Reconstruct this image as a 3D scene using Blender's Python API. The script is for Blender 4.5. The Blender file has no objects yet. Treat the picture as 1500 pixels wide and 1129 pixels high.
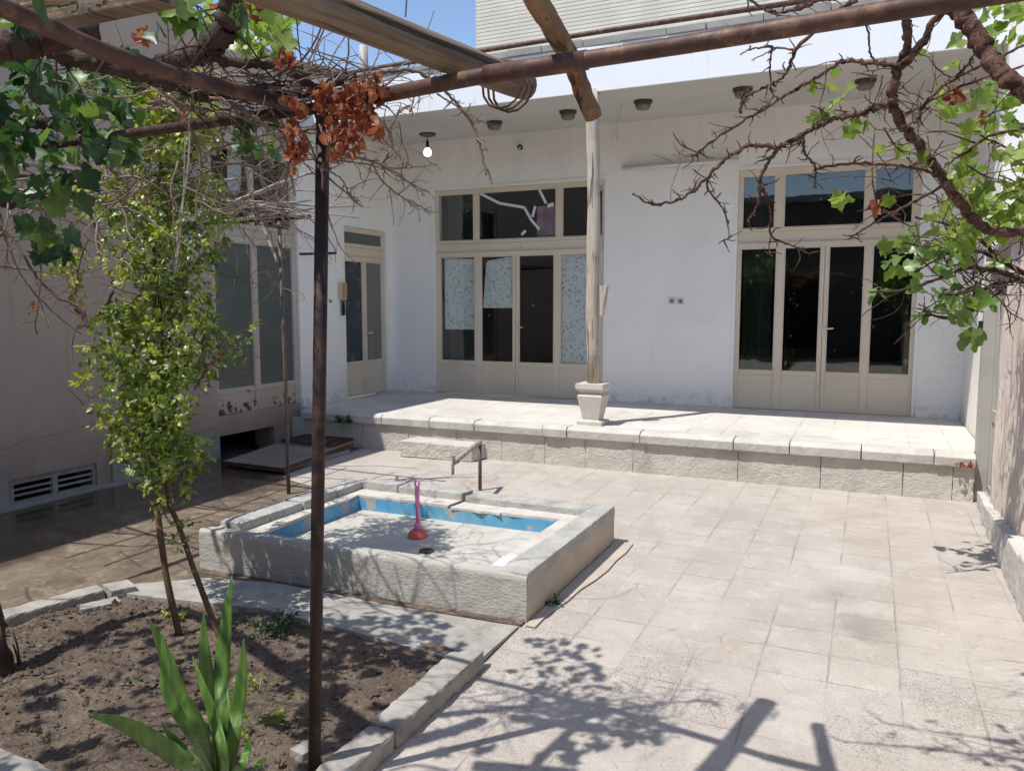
import bpy, bmesh, math, random
from mathutils import Vector, Matrix, noise
R = math.radians
C = bpy.context.scene
COL = C.collection
random.seed(7)

# ------------------------------------------------------------------ camera
F, CX, CY, H = 1150., 750., 564.5, 1.65          # focal length and centre in photo pixels (1500 x 1129)
PITCH = math.atan(115.5/F); YAW = math.atan(525/math.hypot(F, 115.5))
FW = Vector((-math.sin(YAW)*math.cos(PITCH), math.cos(YAW)*math.cos(PITCH), -math.sin(PITCH)))
RT = Vector((math.cos(YAW), math.sin(YAW), 0)); UP = RT.cross(FW)
CAM = Vector((0, 0, H))
cd = bpy.data.cameras.new('camera'); cam = bpy.data.objects.new('camera', cd); COL.objects.link(cam)
cd.sensor_fit = 'HORIZONTAL'; cd.sensor_width = 36; cd.lens = 36*F/1500
cd.clip_start = .02; cd.clip_end = 2000
m = Matrix((RT, UP, -FW)).transposed().to_4x4(); m.translation = CAM
cam.matrix_world = m; C.camera = cam

# ------------------------------------------------------------------ sky, sun, exposure
SUNV = Vector((-.29, -.43, 1)).normalized()
W = bpy.data.worlds.new('World'); C.world = W; W.use_nodes = True
nt = W.node_tree; bg = nt.nodes['Background']
sk = nt.nodes.new('ShaderNodeTexSky'); sk.sky_type = 'NISHITA'; sk.sun_disc = False
sk.sun_elevation = math.asin(SUNV.z); sk.sun_rotation = math.atan2(SUNV.x, SUNV.y) % (2*math.pi)
sk.altitude = 1500; sk.air_density = 1; sk.dust_density = 1.3; sk.ozone_density = .8
nt.links.new(sk.outputs[0], bg.inputs[0]); bg.inputs[1].default_value = .15
sl = bpy.data.lights.new('sun', 'SUN'); sun = bpy.data.objects.new('sun', sl); COL.objects.link(sun)
sl.energy = 3.45; sl.angle = R(.53); sl.color = (1, .965, .9)
sun.rotation_euler = (-SUNV).to_track_quat('-Z', 'Y').to_euler(); sun.location = (-6, -9, 20)
C.view_settings.view_transform = 'Standard'; C.view_settings.look = 'None'
C.view_settings.gamma = 1; C.view_settings.exposure = .50
C.cycles.max_bounces = 8; C.cycles.diffuse_bounces = 4; C.cycles.glossy_bounces = 3; C.cycles.transparent_max_bounces = 8; C.cycles.transmission_bounces = 3

# ------------------------------------------------------------------ helpers
def V(*a): return Vector(a)
def ray(u, v): return FW + RT*((u-CX)/F) - UP*((v-CY)/F)
def P(u, v, w): return CAM + ray(u, v)*w                     # point at depth w metres
def G(u, v, z=0.):
    d = ray(u, v); return CAM + d*((z-H)/d.z)
def rnd(a, b): return random.uniform(a, b)
def rdir():
    while True:
        v = Vector((rnd(-1, 1), rnd(-1, 1), rnd(-1, 1)))
        if .05 < v.length < 1: return v.normalized()

class MB:
    def __init__(s): s.v = []; s.f = []
    def add(s, vs, fs):
        o = len(s.v); s.v += [tuple(x) for x in vs]; s.f += [tuple(i+o for i in f) for f in fs]; return s
    def box(s, x0, x1, y0, y1, z0, z1):
        if x0 > x1: x0, x1 = x1, x0
        if y0 > y1: y0, y1 = y1, y0
        return s.add([(x0,y0,z0),(x1,y0,z0),(x1,y1,z0),(x0,y1,z0),(x0,y0,z1),(x1,y0,z1),(x1,y1,z1),(x0,y1,z1)],
              [(0,3,2,1),(4,5,6,7),(0,1,5,4),(1,2,6,5),(2,3,7,6),(3,0,4,7)])
    def prism(s, poly, z0, z1):                               # poly: xy counter-clockwise
        n = len(poly)
        zb = z0 if isinstance(z0, (list, tuple)) else [z0]*n
        zt = z1 if isinstance(z1, (list, tuple)) else [z1]*n
        return s.add([(p[0],p[1],zb[i]) for i, p in enumerate(poly)]+[(p[0],p[1],zt[i]) for i, p in enumerate(poly)],
              [tuple(reversed(range(n))), tuple(range(n, 2*n))]+[(i,(i+1)%n,n+(i+1)%n,n+i) for i in range(n)])
    def tube(s, pts, r, n=6, cap=True, jit=0):
        pts = [Vector(p) for p in pts]; k = len(pts)
        rs = r if isinstance(r, (list, tuple)) else [r]*k
        ref = None; vs = []; fs = []
        for i, p in enumerate(pts):
            t = (pts[min(i+1,k-1)]-pts[max(i-1,0)])
            if t.length < 1e-9: t = Vector((0,0,1))
            t.normalize()
            if ref is None:
                ref = t.orthogonal().normalized()
            else:
                ref = ref - t*ref.dot(t)
                ref = ref.normalized() if ref.length > 1e-6 else t.orthogonal().normalized()
            b = t.cross(ref)
            for j in range(n):
                a = 2*math.pi*j/n; q = rs[i]*(1+(rnd(-jit,jit) if jit else 0))
                vs.append(p+ref*(q*math.cos(a))+b*(q*math.sin(a)))
        for i in range(k-1):
            for j in range(n):
                fs.append((i*n+j, i*n+(j+1)%n, (i+1)*n+(j+1)%n, (i+1)*n+j))
        if cap:
            fs.append(tuple(reversed(range(n)))); fs.append(tuple(range((k-1)*n, k*n)))
        return s.add(vs, fs)
    def lathe(s, c, prof, n=24):                              # prof: (r, z)
        vs = []; fs = []; k = len(prof)
        for r, z in prof:
            for j in range(n):
                a = 2*math.pi*j/n; vs.append((c[0]+r*math.cos(a), c[1]+r*math.sin(a), c[2]+z))
        for i in range(k-1):
            for j in range(n): fs.append((i*n+j, i*n+(j+1)%n, (i+1)*n+(j+1)%n, (i+1)*n+j))
        fs.append(tuple(reversed(range(n)))); fs.append(tuple(range((k-1)*n, k*n)))
        return s.add(vs, fs)
    def build(s, name, mat, parent=None, smooth=False, fix=False, bevel=0, rough=None):
        org = wloc(parent) if parent else Vector((0,0,0))
        me = bpy.data.meshes.new(name)
        me.from_pydata([(x-org.x, y-org.y, z-org.z) for x, y, z in s.v], [], s.f)
        if fix or bevel:
            bm = bmesh.new(); bm.from_mesh(me)
            if fix: bmesh.ops.recalc_face_normals(bm, faces=bm.faces)
            if bevel:
                bmesh.ops.bevel(bm, geom=[e for e in bm.edges if e.is_manifold and e.calc_face_angle(0) > .5], offset=bevel, segments=2, affect='EDGES', profile=.6)
            bm.to_mesh(me); bm.free()
        if rough:
            cell, amp = rough; bm = bmesh.new(); bm.from_mesh(me)
            for _ in range(5):
                es = [e for e in bm.edges if e.calc_length() > cell]
                if not es: break
                bmesh.ops.subdivide_edges(bm, edges=es, cuts=1, use_grid_fill=True)
            bmesh.ops.triangulate(bm, faces=[f for f in bm.faces if len(f.verts) > 4])
            bm.normal_update(); mv = []
            for v in bm.verts:
                q = v.co+org; mv.append((v, v.normal*(amp*(.7*noise.noise(q*14)+.5*noise.noise(q*37)+.3*noise.noise(q*80)))))
            for v, d in mv: v.co += d
            bm.to_mesh(me); bm.free()
        if smooth:
            for p in me.polygons: p.use_smooth = True
        me.materials.append(mat)
        o = bpy.data.objects.new(name, me); COL.objects.link(o)
        if parent: o.parent = parent
        return o
def wloc(o):
    p = Vector((0,0,0))
    while o: p += o.location; o = o.parent
    return p
def tag(o, label=None, cat=None, group=None, kind=None):
    if label: o['label'] = label
    if cat: o['category'] = cat
    if group: o['group'] = group
    if kind: o['kind'] = kind
    return o
def thing(name, loc, label, cat, group=None):
    o = bpy.data.objects.new(name, None); COL.objects.link(o); o.location = loc; o.empty_display_size = .1
    return tag(o, label, cat, group)
def copy_tree(o, parent=None):
    c = o.copy(); COL.objects.link(c); c.parent = parent
    for ch in list(o.children): copy_tree(ch, c)
    return c
def lerp(a, b, t): return a+(b-a)*t
def smooth_path(pts, sub=4):
    pts = [Vector(p) for p in pts]; out = []
    for i in range(len(pts)-1):
        p0 = pts[max(i-1,0)]; p1 = pts[i]; p2 = pts[i+1]; p3 = pts[min(i+2,len(pts)-1)]
        for k in range(sub):
            t = k/sub
            out.append(.5*((2*p1)+(p2-p0)*t+(2*p0-5*p1+4*p2-p3)*t*t+(3*p1-p0-3*p2+p3)*t**3))
    out.append(pts[-1]); return out

# ------------------------------------------------------------------ materials
class NT:
    def __init__(s, name):
        s.m = bpy.data.materials.new(name); s.m.use_nodes = True; s.t = s.m.node_tree
        s.b = s.t.nodes['Principled BSDF']; s.out = s.t.nodes['Material Output']
        s.tc = s.t.nodes.new('ShaderNodeTexCoord'); s.co = s.tc.outputs['Object']
    def n(s, typ, **kw):
        nd = s.t.nodes.new('ShaderNode'+typ)
        for k, v in kw.items(): setattr(nd, k, v)
        return nd
    def l(s, a, b): s.t.links.new(a, b)
    def put(s, sock, val):
        if hasattr(val, 'is_linked') or isinstance(val, bpy.types.NodeSocket): s.l(val, sock)
        else: sock.default_value = val
    def math(s, op, a, b=None, c=None, clamp=False):
        nd = s.n('Math', operation=op, use_clamp=clamp); s.put(nd.inputs[0], a)
        if b is not None: s.put(nd.inputs[1], b)
        if c is not None: s.put(nd.inputs[2], c)
        return nd.outputs[0]
    def vscale(s, sc):
        nd = s.n('Mapping'); s.l(s.co, nd.inputs[0]); nd.inputs['Scale'].default_value = sc; return nd.outputs[0]
    def noise(s, scale, detail=5, rough=.55, vec=None, dist=0):
        nd = s.n('TexNoise'); nd.inputs['Scale'].default_value = scale; nd.inputs['Detail'].default_value = detail
        nd.inputs['Roughness'].default_value = rough; nd.inputs['Distortion'].default_value = dist
        s.l(vec or s.co, nd.inputs['Vector']); return nd.outputs['Fac']
    def voro(s, scale, feature='F1', vec=None, out='Distance', rand=1):
        nd = s.n('TexVoronoi', feature=feature); nd.inputs['Scale'].default_value = scale
        nd.inputs['Randomness'].default_value = rand
        s.l(vec or s.co, nd.inputs['Vector']); return nd.outputs[out]
    def step(s, x, a, b):
        nd = s.n('MapRange', interpolation_type='SMOOTHSTEP'); s.put(nd.inputs[0], x)
        nd.inputs[1].default_value = a; nd.inputs[2].default_value = b; nd.inputs[3].default_value = 0; nd.inputs[4].default_value = 1
        return nd.outputs[0]
    def mix(s, f, a, b, mode='MIX'):
        nd = s.n('Mix', data_type='RGBA', blend_type=mode); s.put(nd.inputs[0], f)
        for i, c in ((6, a), (7, b)):
            if isinstance(c, (tuple, list)): nd.inputs[i].default_value = (*c[:3], 1)
            else: s.l(c, nd.inputs[i])
        return nd.outputs[2]
    def ramp(s, f, stops):
        nd = s.n('ValToRGB'); s.l(f, nd.inputs[0]); e = nd.color_ramp.elements
        while len(e) < len(stops): e.new(.5)
        for i, (p, c) in enumerate(stops): e[i].position = p; e[i].color = (*c, 1)
        return nd.outputs[0]
    def xyz(s):
        nd = s.n('SeparateXYZ'); s.l(s.co, nd.inputs[0]); return nd.outputs
    def bump(s, h, strength=.5, dist=.01, prev=None):
        nd = s.n('Bump'); nd.inputs['Strength'].default_value = strength; nd.inputs['Distance'].default_value = dist
        s.l(h, nd.inputs['Height'])
        if prev: s.l(prev, nd.inputs['Normal'])
        return nd.outputs[0]
    def done(s, col=None, rough=None, nrm=None, metal=0, spec=None):
        if col is not None:
            if isinstance(col, (tuple, list)): s.b.inputs['Base Color'].default_value = (*col, 1)
            else: s.l(col, s.b.inputs['Base Color'])
        if rough is not None: s.put(s.b.inputs['Roughness'], rough)
        if nrm is not None: s.l(nrm, s.b.inputs['Normal'])
        s.b.inputs['Metallic'].default_value = metal
        if spec is not None: s.b.inputs['Specular IOR Level'].default_value = spec
        return s.m

def mottled(name, c1, c2, scale=3, bscale=60, bump=.3, bdist=.004, rough=.85, dark=None, dscale=1.2, damt=.5, spec=.3, metal=0, stretch=None):
    t = NT(name); vec = t.vscale(stretch) if stretch else None
    f = t.step(t.noise(scale, 7, .62, vec), .3, .7)
    c = t.mix(f, c1, c2)
    if dark: 
        g = t.math('MULTIPLY', t.step(t.noise(dscale, 8, .65, vec, .3), .52, .75), damt)
        c = t.mix(g, c, dark)
    h = t.noise(bscale, 6, .6, vec)
    return t.done(c, rough, t.bump(h, bump, bdist), metal, spec)

def white_paint():
    t = NT('white_wall_paint'); x, y, z = t.xyz()
    c = t.mix(t.step(t.noise(.9, 7, .62), .35, .7), (.90,.868,.822), (.845,.812,.768))
    c = t.mix(t.math('MULTIPLY', t.step(t.noise(.55, 4, .5), .5, .56), .10), c, (.70,.69,.67))                  # patched areas of older paint
    low = t.math('MULTIPLY', t.step(z, .22, .0), t.step(t.noise(9, 7, .7), .48, .60))                           # flaking just above the terrace
    c = t.mix(t.math('MULTIPLY', low, .6), c, (.5,.46,.41))
    c = t.mix(t.math('MULTIPLY', t.step(z, .5, .0), .12), c, (.60,.55,.48))
    st = t.math('MULTIPLY', t.step(t.noise(1, 6, .65, t.vscale((9, 9, .45))), .58, .72), .12)
    c = t.mix(st, c, (.58,.55,.50))
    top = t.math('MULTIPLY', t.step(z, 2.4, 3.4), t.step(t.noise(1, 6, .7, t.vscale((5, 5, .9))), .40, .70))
    c = t.mix(t.math('MULTIPLY', top, .22), c, (.56,.535,.50))                                                  # patchy grey, stronger towards the top of the wall
    cr = t.math('SUBTRACT', 1, t.step(t.math('ABSOLUTE', t.math('SUBTRACT', t.noise(.75, 9, .6), .5)), .0, .0028))
    c = t.mix(t.math('MULTIPLY', t.math('MULTIPLY', cr, t.step(t.noise(.6, 3), .5, .6)), .4), c, (.4,.37,.34))
    dots = t.math('MULTIPLY', t.math('LESS_THAN', t.voro(3.3), .022), .7)
    c = t.mix(dots, c, (.3,.27,.25))
    h = t.math('ADD', t.noise(20, 6, .6), t.math('MULTIPLY', t.noise(2.2, 3), 1.5))
    return t.done(c, .75, t.bump(h, .3, .009), 0, .25)
def fascia_paint():
    t = NT('fascia_paint')
    s = t.math('MULTIPLY', t.step(t.noise(1, 4, .5, t.vscale((30, 30, 1.3))), .64, .74), t.step(t.noise(2.2, 4), .42, .6))
    c = t.mix(t.math('MULTIPLY', s, .55), (.82,.83,.84), (.30,.28,.26))
    return t.done(c, .8, t.bump(t.noise(30, 4), .15, .005), 0, .2)
def tile_mat(name, x0, y0, px, py, c1, c2, joint, arcs=True, speck=True):
    t = NT(name); x, y, z = t.xyz()
    gx = t.math('DIVIDE', t.math('SUBTRACT', x, x0), px); gy = t.math('DIVIDE', t.math('SUBTRACT', y, y0), py)
    wob = t.math('MULTIPLY', t.math('SUBTRACT', t.noise(9, 5, .65), .5), .055)
    gx2 = t.math('ADD', gx, wob); gy2 = t.math('ADD', gy, wob)
    fx = t.math('FRACT', gx2); fy = t.math('FRACT', gy2)
    ex = t.math('MINIMUM', fx, t.math('SUBTRACT', 1, fx)); ey = t.math('MINIMUM', fy, t.math('SUBTRACT', 1, fy))
    e = t.math('MINIMUM', ex, ey)
    j = t.math('SUBTRACT', 1, t.step(e, .006, .022))
    jm = t.math('MULTIPLY', j, t.math('ADD', .12, t.math('MULTIPLY', t.step(t.noise(1.7, 7, .7), .42, .62), .88)))
    cb = t.n('CombineXYZ'); t.l(t.math('FLOOR', gx2), cb.inputs[0]); t.l(t.math('FLOOR', gy2), cb.inputs[1])
    wn = t.n('TexWhiteNoise', noise_dimensions='2D'); t.l(cb.outputs[0], wn.inputs[0]); tr = wn.outputs[0]
    c = t.mix(t.step(t.noise(1.6, 7, .65), .3, .7), c1, c2)
    c = t.mix(t.math('MULTIPLY', t.math('POWER', tr, 2.), .28), c, (c1[0]*.74, c1[1]*.75, c1[2]*.79))
    c = t.mix(t.math('MULTIPLY', t.step(tr, .25, .0), .18), c, (c1[0]*1.12, c1[1]*1.16, c1[2]*1.2))
    c = t.mix(t.math('MULTIPLY', t.step(t.noise(1.1, 9, .72, None, .5), .50, .74), .6), c, (c1[0]*.62, c1[1]*.58, c1[2]*.54))
    c = t.mix(t.math('MULTIPLY', t.step(t.noise(6, 8, .75), .5, .7), .4), c, (min(1,c1[0]*1.28), min(1,c1[1]*1.3), min(1,c1[2]*1.34)))
    if arcs:
        for (sx, sy, r0, am) in ((.03, 4.33, .24, .6), (-.12, 4.75, .17, .3), (-.9, 6.3, .3, .12)):
            dx = t.math('SUBTRACT', x, sx); dy = t.math('MULTIPLY', t.math('SUBTRACT', y, sy), .8)
            dd = t.math('ADD', t.math('SQRT', t.math('ADD', t.math('MULTIPLY', dx, dx), t.math('MULTIPLY', dy, dy))), t.math('MULTIPLY', t.math('SUBTRACT', t.noise(5, 7, .7), .5), .42))
            c = t.mix(t.math('MULTIPLY', t.step(dd, r0, r0*.25), am), c, (.23,.205,.175))
        c = t.mix(t.math('MULTIPLY', t.step(t.noise(26, 9, .8), .52, .7), .45), c, (.30,.255,.215))
        c = t.mix(t.math('MULTIPLY', t.step(t.noise(2.6, 9, .78, None, .8), .54, .66), .38), c, (.36,.30,.25))
    h = t.math('MULTIPLY', jm, -.7)
    if arcs:
        hx = t.math('ABSOLUTE', t.math('SUBTRACT', fx, t.math('GREATER_THAN', t.math('FRACT', t.math('MULTIPLY', t.math('FLOOR', gx2), .5)), .25)))
        hy = t.math('ABSOLUTE', t.math('SUBTRACT', fy, t.math('GREATER_THAN', t.math('FRACT', t.math('MULTIPLY', t.math('FLOOR', gy2), .5)), .25)))
        d = t.math('SQRT', t.math('ADD', t.math('MULTIPLY', hx, hx), t.math('MULTIPLY', hy, hy)))
        hx1 = t.math('SUBTRACT', 1, hx)
        d2 = t.math('SQRT', t.math('ADD', t.math('MULTIPLY', hx1, hx1), t.math('MULTIPLY', hy, hy)))
        hy1 = t.math('SUBTRACT', 1, hy)
        d3 = t.math('SQRT', t.math('ADD', t.math('MULTIPLY', hx, hx), t.math('MULTIPLY', hy1, hy1)))
        rg = None
        for dd, rr in ((d, .93), (d2, .70), (d3, .70)):
            q = t.math('SUBTRACT', 1, t.step(t.math('ABSOLUTE', t.math('SUBTRACT', dd, rr)), .008, .03))
            rg = q if rg is None else t.math('MAXIMUM', rg, q)
        rg = t.math('MULTIPLY', rg, t.step(t.noise(2.6, 7, .7), .50, .62))
        h = t.math('SUBTRACT', h, t.math('MULTIPLY', rg, .55))
        c = t.mix(t.math('MULTIPLY', rg, .12), c, joint)
    if speck:
        wear = t.math('MULTIPLY', t.step(t.math('ADD', t.noise(.8, 5, .6), t.math('MULTIPLY', t.math('SUBTRACT', tr, .5), .16)), .40, .62), t.step(y, 4.7, 3.5))
        sp = t.math('MULTIPLY', t.math('LESS_THAN', t.voro(110), .36), t.math('GREATER_THAN', t.noise(60, 2), .5))
        c = t.mix(t.math('MULTIPLY', sp, t.math('ADD', .16, t.math('MULTIPLY', wear, .6))), c, (.14,.125,.115))
        sp2 = t.math('LESS_THAN', t.voro(60), .22)
        c = t.mix(t.math('MULTIPLY', sp2, t.math('MULTIPLY', wear, .4)), c, (.8,.78,.74))
    c = t.mix(t.math('MULTIPLY', jm, .56), c, joint)
    c = t.mix(t.math('MULTIPLY', t.math('MULTIPLY', t.step(e, .12, .0), t.step(t.noise(3.3, 7, .7), .5, .68)), .4), c, (c1[0]*.6, c1[1]*.57, c1[2]*.52))
    h = t.math('ADD', h, t.math('MULTIPLY', t.noise(60, 7, .7), .9))
    return t.done(c, .85, t.bump(h, .75, .008), 0, .25)
def stone_mat(name, c1, c2, lines=True, strength=.9, bdist=.012, dark=None):
    t = NT(name)
    f = t.step(t.noise(5, 8, .65), .3, .7); c = t.mix(f, c1, c2)
    c = t.mix(t.math('MULTIPLY', t.step(t.noise(2.1, 7, .65, None, .5), .52, .72), .55), c, dark or (c1[0]*.5, c1[1]*.5, c1[2]*.5))
    h = t.noise(45, 6, .65)
    if lines:
        h = t.math('ADD', h, t.noise(1, 5, .6, t.vscale((26, 26, 75)), .6))
    return t.done(c, .9, t.bump(h, strength, bdist), 0, .2)
def wood_mat(name, c1, c2, d, scale=30):
    t = NT(name); d = Vector(d).normalized()
    dt = t.n('VectorMath', operation='DOT_PRODUCT'); t.l(t.co, dt.inputs[0]); dt.inputs[1].default_value = d
    sc = t.n('VectorMath', operation='SCALE'); sc.inputs[0].default_value = d; t.l(t.math('MULTIPLY', dt.outputs['Value'], -.955), sc.inputs['Scale'])
    ad = t.n('VectorMath', operation='ADD'); t.l(t.co, ad.inputs[0]); t.l(sc.outputs[0], ad.inputs[1])
    def vec(k):
        q = t.n('VectorMath', operation='SCALE'); t.l(ad.outputs[0], q.inputs[0]); q.inputs['Scale'].default_value = k; return q.outputs[0]
    g = t.noise(1, 7, .65, vec(scale*1.6), .3)
    c = t.mix(t.step(g, .35, .65), c1, c2)
    cr = t.step(t.noise(1, 3, .5, vec(scale*.9)), .60, .66)
    c = t.mix(t.math('MULTIPLY', cr, .85), c, (c1[0]*.25, c1[1]*.23, c1[2]*.21))
    c = t.mix(t.math('MULTIPLY', t.step(t.noise(5, 6), .45, .7), .5), c, (c1[0]*.62, c1[1]*.58, c1[2]*.54))
    h = t.math('SUBTRACT', g, cr)
    return t.done(c, .85, t.bump(h, .9, .008), 0, .2)
def rust_pipe(name, c1, c2, c3):
    t = NT(name)
    c = t.mix(t.step(t.noise(6, 7, .65), .35, .65), c1, c2)
    c = t.mix(t.step(t.noise(14, 9, .75), .48, .66), c, c3)
    c = t.mix(t.math('MULTIPLY', t.step(t.noise(5, 6, .7), .55, .7), .5), c, (c1[0]*.45, c1[1]*.45, c1[2]*.45))
    return t.done(c, t.math('ADD', .42, t.math('MULTIPLY', t.noise(20, 4), .35)), t.bump(t.noise(60, 5), .35, .002), .15, .4)
def beige_paint():
    t = NT('beige_gloss_paint')
    c = t.mix(t.step(t.noise(1.4, 6, .6), .35, .7), (.70,.60,.475), (.64,.545,.425))
    rust = t.math('MULTIPLY', t.step(t.noise(13, 7, .7), .66, .72), 1.)
    c = t.mix(t.math('MULTIPLY', rust, .7), c, (.10,.05,.03))
    return t.done(c, .5, t.bump(t.noise(30, 4), .12, .003), 0, .4)
def leaf_mat(name, stops, trans=.35, gloss=.08, rough=.4):
    t = NT(name); g = t.n('NewGeometry')
    c = t.ramp(g.outputs['Random Per Island'], stops)
    c = t.mix(t.math('MULTIPLY', t.noise(40, 3), .3), c, (.02,.03,.01))
    df = t.n('BsdfDiffuse'); t.l(c, df.inputs[0])
    tr = t.n('BsdfTranslucent'); t.l(t.mix(1., c, (1.3,1.45,.75), 'MULTIPLY'), tr.inputs[0])
    gl = t.n('BsdfGlossy'); gl.inputs['Roughness'].default_value = rough; gl.inputs[0].default_value = (.9,.95,.9,1)
    m1 = t.n('MixShader'); m1.inputs[0].default_value = trans; t.l(df.outputs[0], m1.inputs[1]); t.l(tr.outputs[0], m1.inputs[2])
    lw = t.n('LayerWeight'); lw.inputs[0].default_value = .25
    m2 = t.n('MixShader'); t.l(t.math('ADD', gloss*.6, t.math('MULTIPLY', lw.outputs['Facing'], gloss*2)), m2.inputs[0])
    t.l(m1.outputs[0], m2.inputs[1]); t.l(gl.outputs[0], m2.inputs[2]); t.l(m2.outputs[0], t.out.inputs[0])
    return t.m
def glass_mat(name, tint=(.93,.95,.94), base=.075):
    t = NT(name); lw = t.n('LayerWeight'); lw.inputs[0].default_value = .3
    tr = t.n('BsdfTransparent'); tr.inputs[0].default_value = (*tint, 1)
    gl = t.n('BsdfGlossy'); gl.inputs['Roughness'].default_value = .015
    t.l(t.bump(t.noise(2.3, 2), .06, .02), gl.inputs['Normal'])
    f = t.math('ADD', base, t.math('MULTIPLY', t.math('POWER', lw.outputs['Facing'], 3.), .5))
    mx = t.n('MixShader'); t.l(f, mx.inputs[0]); t.l(tr.outputs[0], mx.inputs[1]); t.l(gl.outputs[0], mx.inputs[2])
    # dried paint and lime splashes on the pane
    df = t.n('BsdfDiffuse'); df.inputs[0].default_value = (.62,.62,.6,1)
    sp = t.math('MULTIPLY', t.step(t.noise(1, 3, .5, t.vscale((60, 60, 14))), .72, .75), t.step(t.noise(2.5, 3), .5, .6))
    m2 = t.n('MixShader'); t.l(t.math('MULTIPLY', sp, .85), m2.inputs[0]); t.l(mx.outputs[0], m2.inputs[1]); t.l(df.outputs[0], m2.inputs[2])
    t.l(m2.outputs[0], t.out.inputs[0]); return t.m
def paper_mat():
    t = NT('patterned_paper')
    d = t.voro(19); w = t.noise(15, 3, .5, None, 1.5)
    ring = t.math('SUBTRACT', 1, t.step(t.math('ABSOLUTE', t.math('SUBTRACT', t.math('ADD', d, t.math('MULTIPLY', w, .5)), .56)), .035, .10))
    ring = t.math('MULTIPLY', ring, t.step(t.noise(22, 2), .42, .5))
    c = t.mix(t.math('MULTIPLY', ring, .72), (.76,.79,.775), (.10,.12,.13))
    return t.done(c, .6, None, 0, .3)
def plain(name, col, rough=.6, metal=0, spec=.5): return NT(name).done(col, rough, None, metal, spec)

m_white = white_paint(); m_fascia = fascia_paint()
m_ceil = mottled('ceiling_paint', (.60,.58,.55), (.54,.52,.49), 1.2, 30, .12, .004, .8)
m_beige = beige_paint()
m_tile = tile_mat('yard_tiles', .19, 2.45, .295, .288, (.52,.468,.42), (.42,.372,.328), (.25,.22,.19))
m_tile2 = tile_mat('terrace_tiles', .1, 7.62, .33, .33, (.66,.63,.58), (.57,.54,.50), (.36,.33,.30), False, False)
m_stone = stone_mat('rough_stone', (.60,.56,.50), (.50,.465,.41), True, .9, .012, (.34,.30,.26))
m_coping = stone_mat('coping_stone', (.60,.575,.53), (.50,.475,.43), True, .5, .006)
m_concrete = mottled('concrete', (.42,.395,.36), (.30,.28,.25), 9, 60, .8, .007, .9, (.19,.165,.14), 6, .8)
m_poolstone = stone_mat('pool_stone', (.50,.48,.44), (.42,.40,.365), True, .9, .007, (.34,.32,.29))
m_poolside = mottled('pool_pink_render', (.52,.45,.375), (.44,.375,.305), 4, 60, .5, .006, .9, (.3,.24,.19), 2, .5)
m_pooltop = mottled('pool_cap_stone', (.50,.485,.45), (.37,.36,.335), 7, 45, 1., .010, .88, (.25,.24,.22), 5, .75)
m_ledge = mottled('pool_ledge_stone', (.62,.58,.52), (.52,.48,.43), 5, 60, .5, .004, .85, (.34,.31,.28), 4, .5)
m_poolfloor = mottled('pool_floor_cement', (.56,.53,.47), (.45,.42,.37), 3, 50, .4, .004, .85, (.68,.66,.61), 3.2, .7)
def blue_mat():
    t = NT('blue_pool_paint')
    c = t.mix(t.step(t.noise(3, 6, .6), .35, .65), (.09,.31,.52), (.14,.38,.56))
    c = t.mix(t.step(t.noise(3.6, 9, .72, None, .7), .54, .60), c, (.38,.38,.35))
    return t.done(c, .6, t.bump(t.noise(40, 5), .4, .004), 0, .35)
m_blue = blue_mat()
def left_wall_mat():
    t = NT('brown_grey_render'); x, y, z = t.xyz()
    c = t.mix(t.step(t.noise(.9, 7, .6), .3, .7), (.46,.37,.305), (.395,.315,.258))
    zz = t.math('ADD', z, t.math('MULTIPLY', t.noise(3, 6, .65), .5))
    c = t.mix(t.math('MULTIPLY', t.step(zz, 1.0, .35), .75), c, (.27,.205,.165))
    c = t.mix(t.math('MULTIPLY', t.step(t.noise(4, 8, .7), .6, .75), .4), c, (.46,.40,.37))
    c = t.mix(t.math('MULTIPLY', t.step(t.noise(1, 4, .6, t.vscale((8, 8, .5))), .6, .75), .5), c, (.27,.22,.20))
    ck = t.math('ABSOLUTE', t.math('SUBTRACT', t.math('ADD', z, t.math('ADD', t.math('MULTIPLY', y, -.13), t.math('MULTIPLY', t.noise(1.2, 6, .6), .25))), .62))
    c = t.mix(t.math('MULTIPLY', t.step(ck, .012, .001), .35), c, (.15,.12,.105))
    c = t.mix(t.math('MULTIPLY', t.step(t.noise(1.7, 4, .5), .56, .59), .25), c, (.45,.385,.355))
    return t.done(c, .9, t.bump(t.noise(22, 6), .3, .008), 0, .2)
m_left = left_wall_mat()
m_plinth = mottled('plinth_stone', (.36,.34,.31), (.27,.25,.23), 4, 40, .4, .006, .85, (.14,.12,.10), 2.5, .6)
def plaster_mat():
    t = NT('combed_plaster')
    g = t.noise(1, 4, .55, t.vscale((16, 16, 1.7)), .5)
    c = t.mix(t.step(t.noise(2, 6), .35, .65), (.66,.57,.50), (.57,.49,.43))
    c = t.mix(t.math('MULTIPLY', t.step(t.noise(6, 7, .7), .58, .75), .3), c, (.3,.25,.22))
    h = t.math('ADD', t.math('MULTIPLY', g, 1.), t.math('MULTIPLY', t.noise(30, 5), .12))
    return t.done(c, .92, t.bump(h, .8, .05), 0, .15)
m_plaster = plaster_mat()
m_gate = mottled('grey_gate_paint', (.42,.40,.365), (.36,.34,.31), 3, 40, .2, .003, .55, (.24,.2,.17), 3, .4, .4)
m_pipe = rust_pipe('rusty_pipe', (.065,.032,.026), (.11,.058,.042), (.21,.115,.07))
m_pole = rust_pipe('brown_pole_paint', (.030,.016,.016), (.042,.022,.020), (.085,.05,.04))
m_thin = rust_pipe('grey_brown_pipe', (.10,.075,.06), (.15,.12,.10), (.20,.13,.09))
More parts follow.
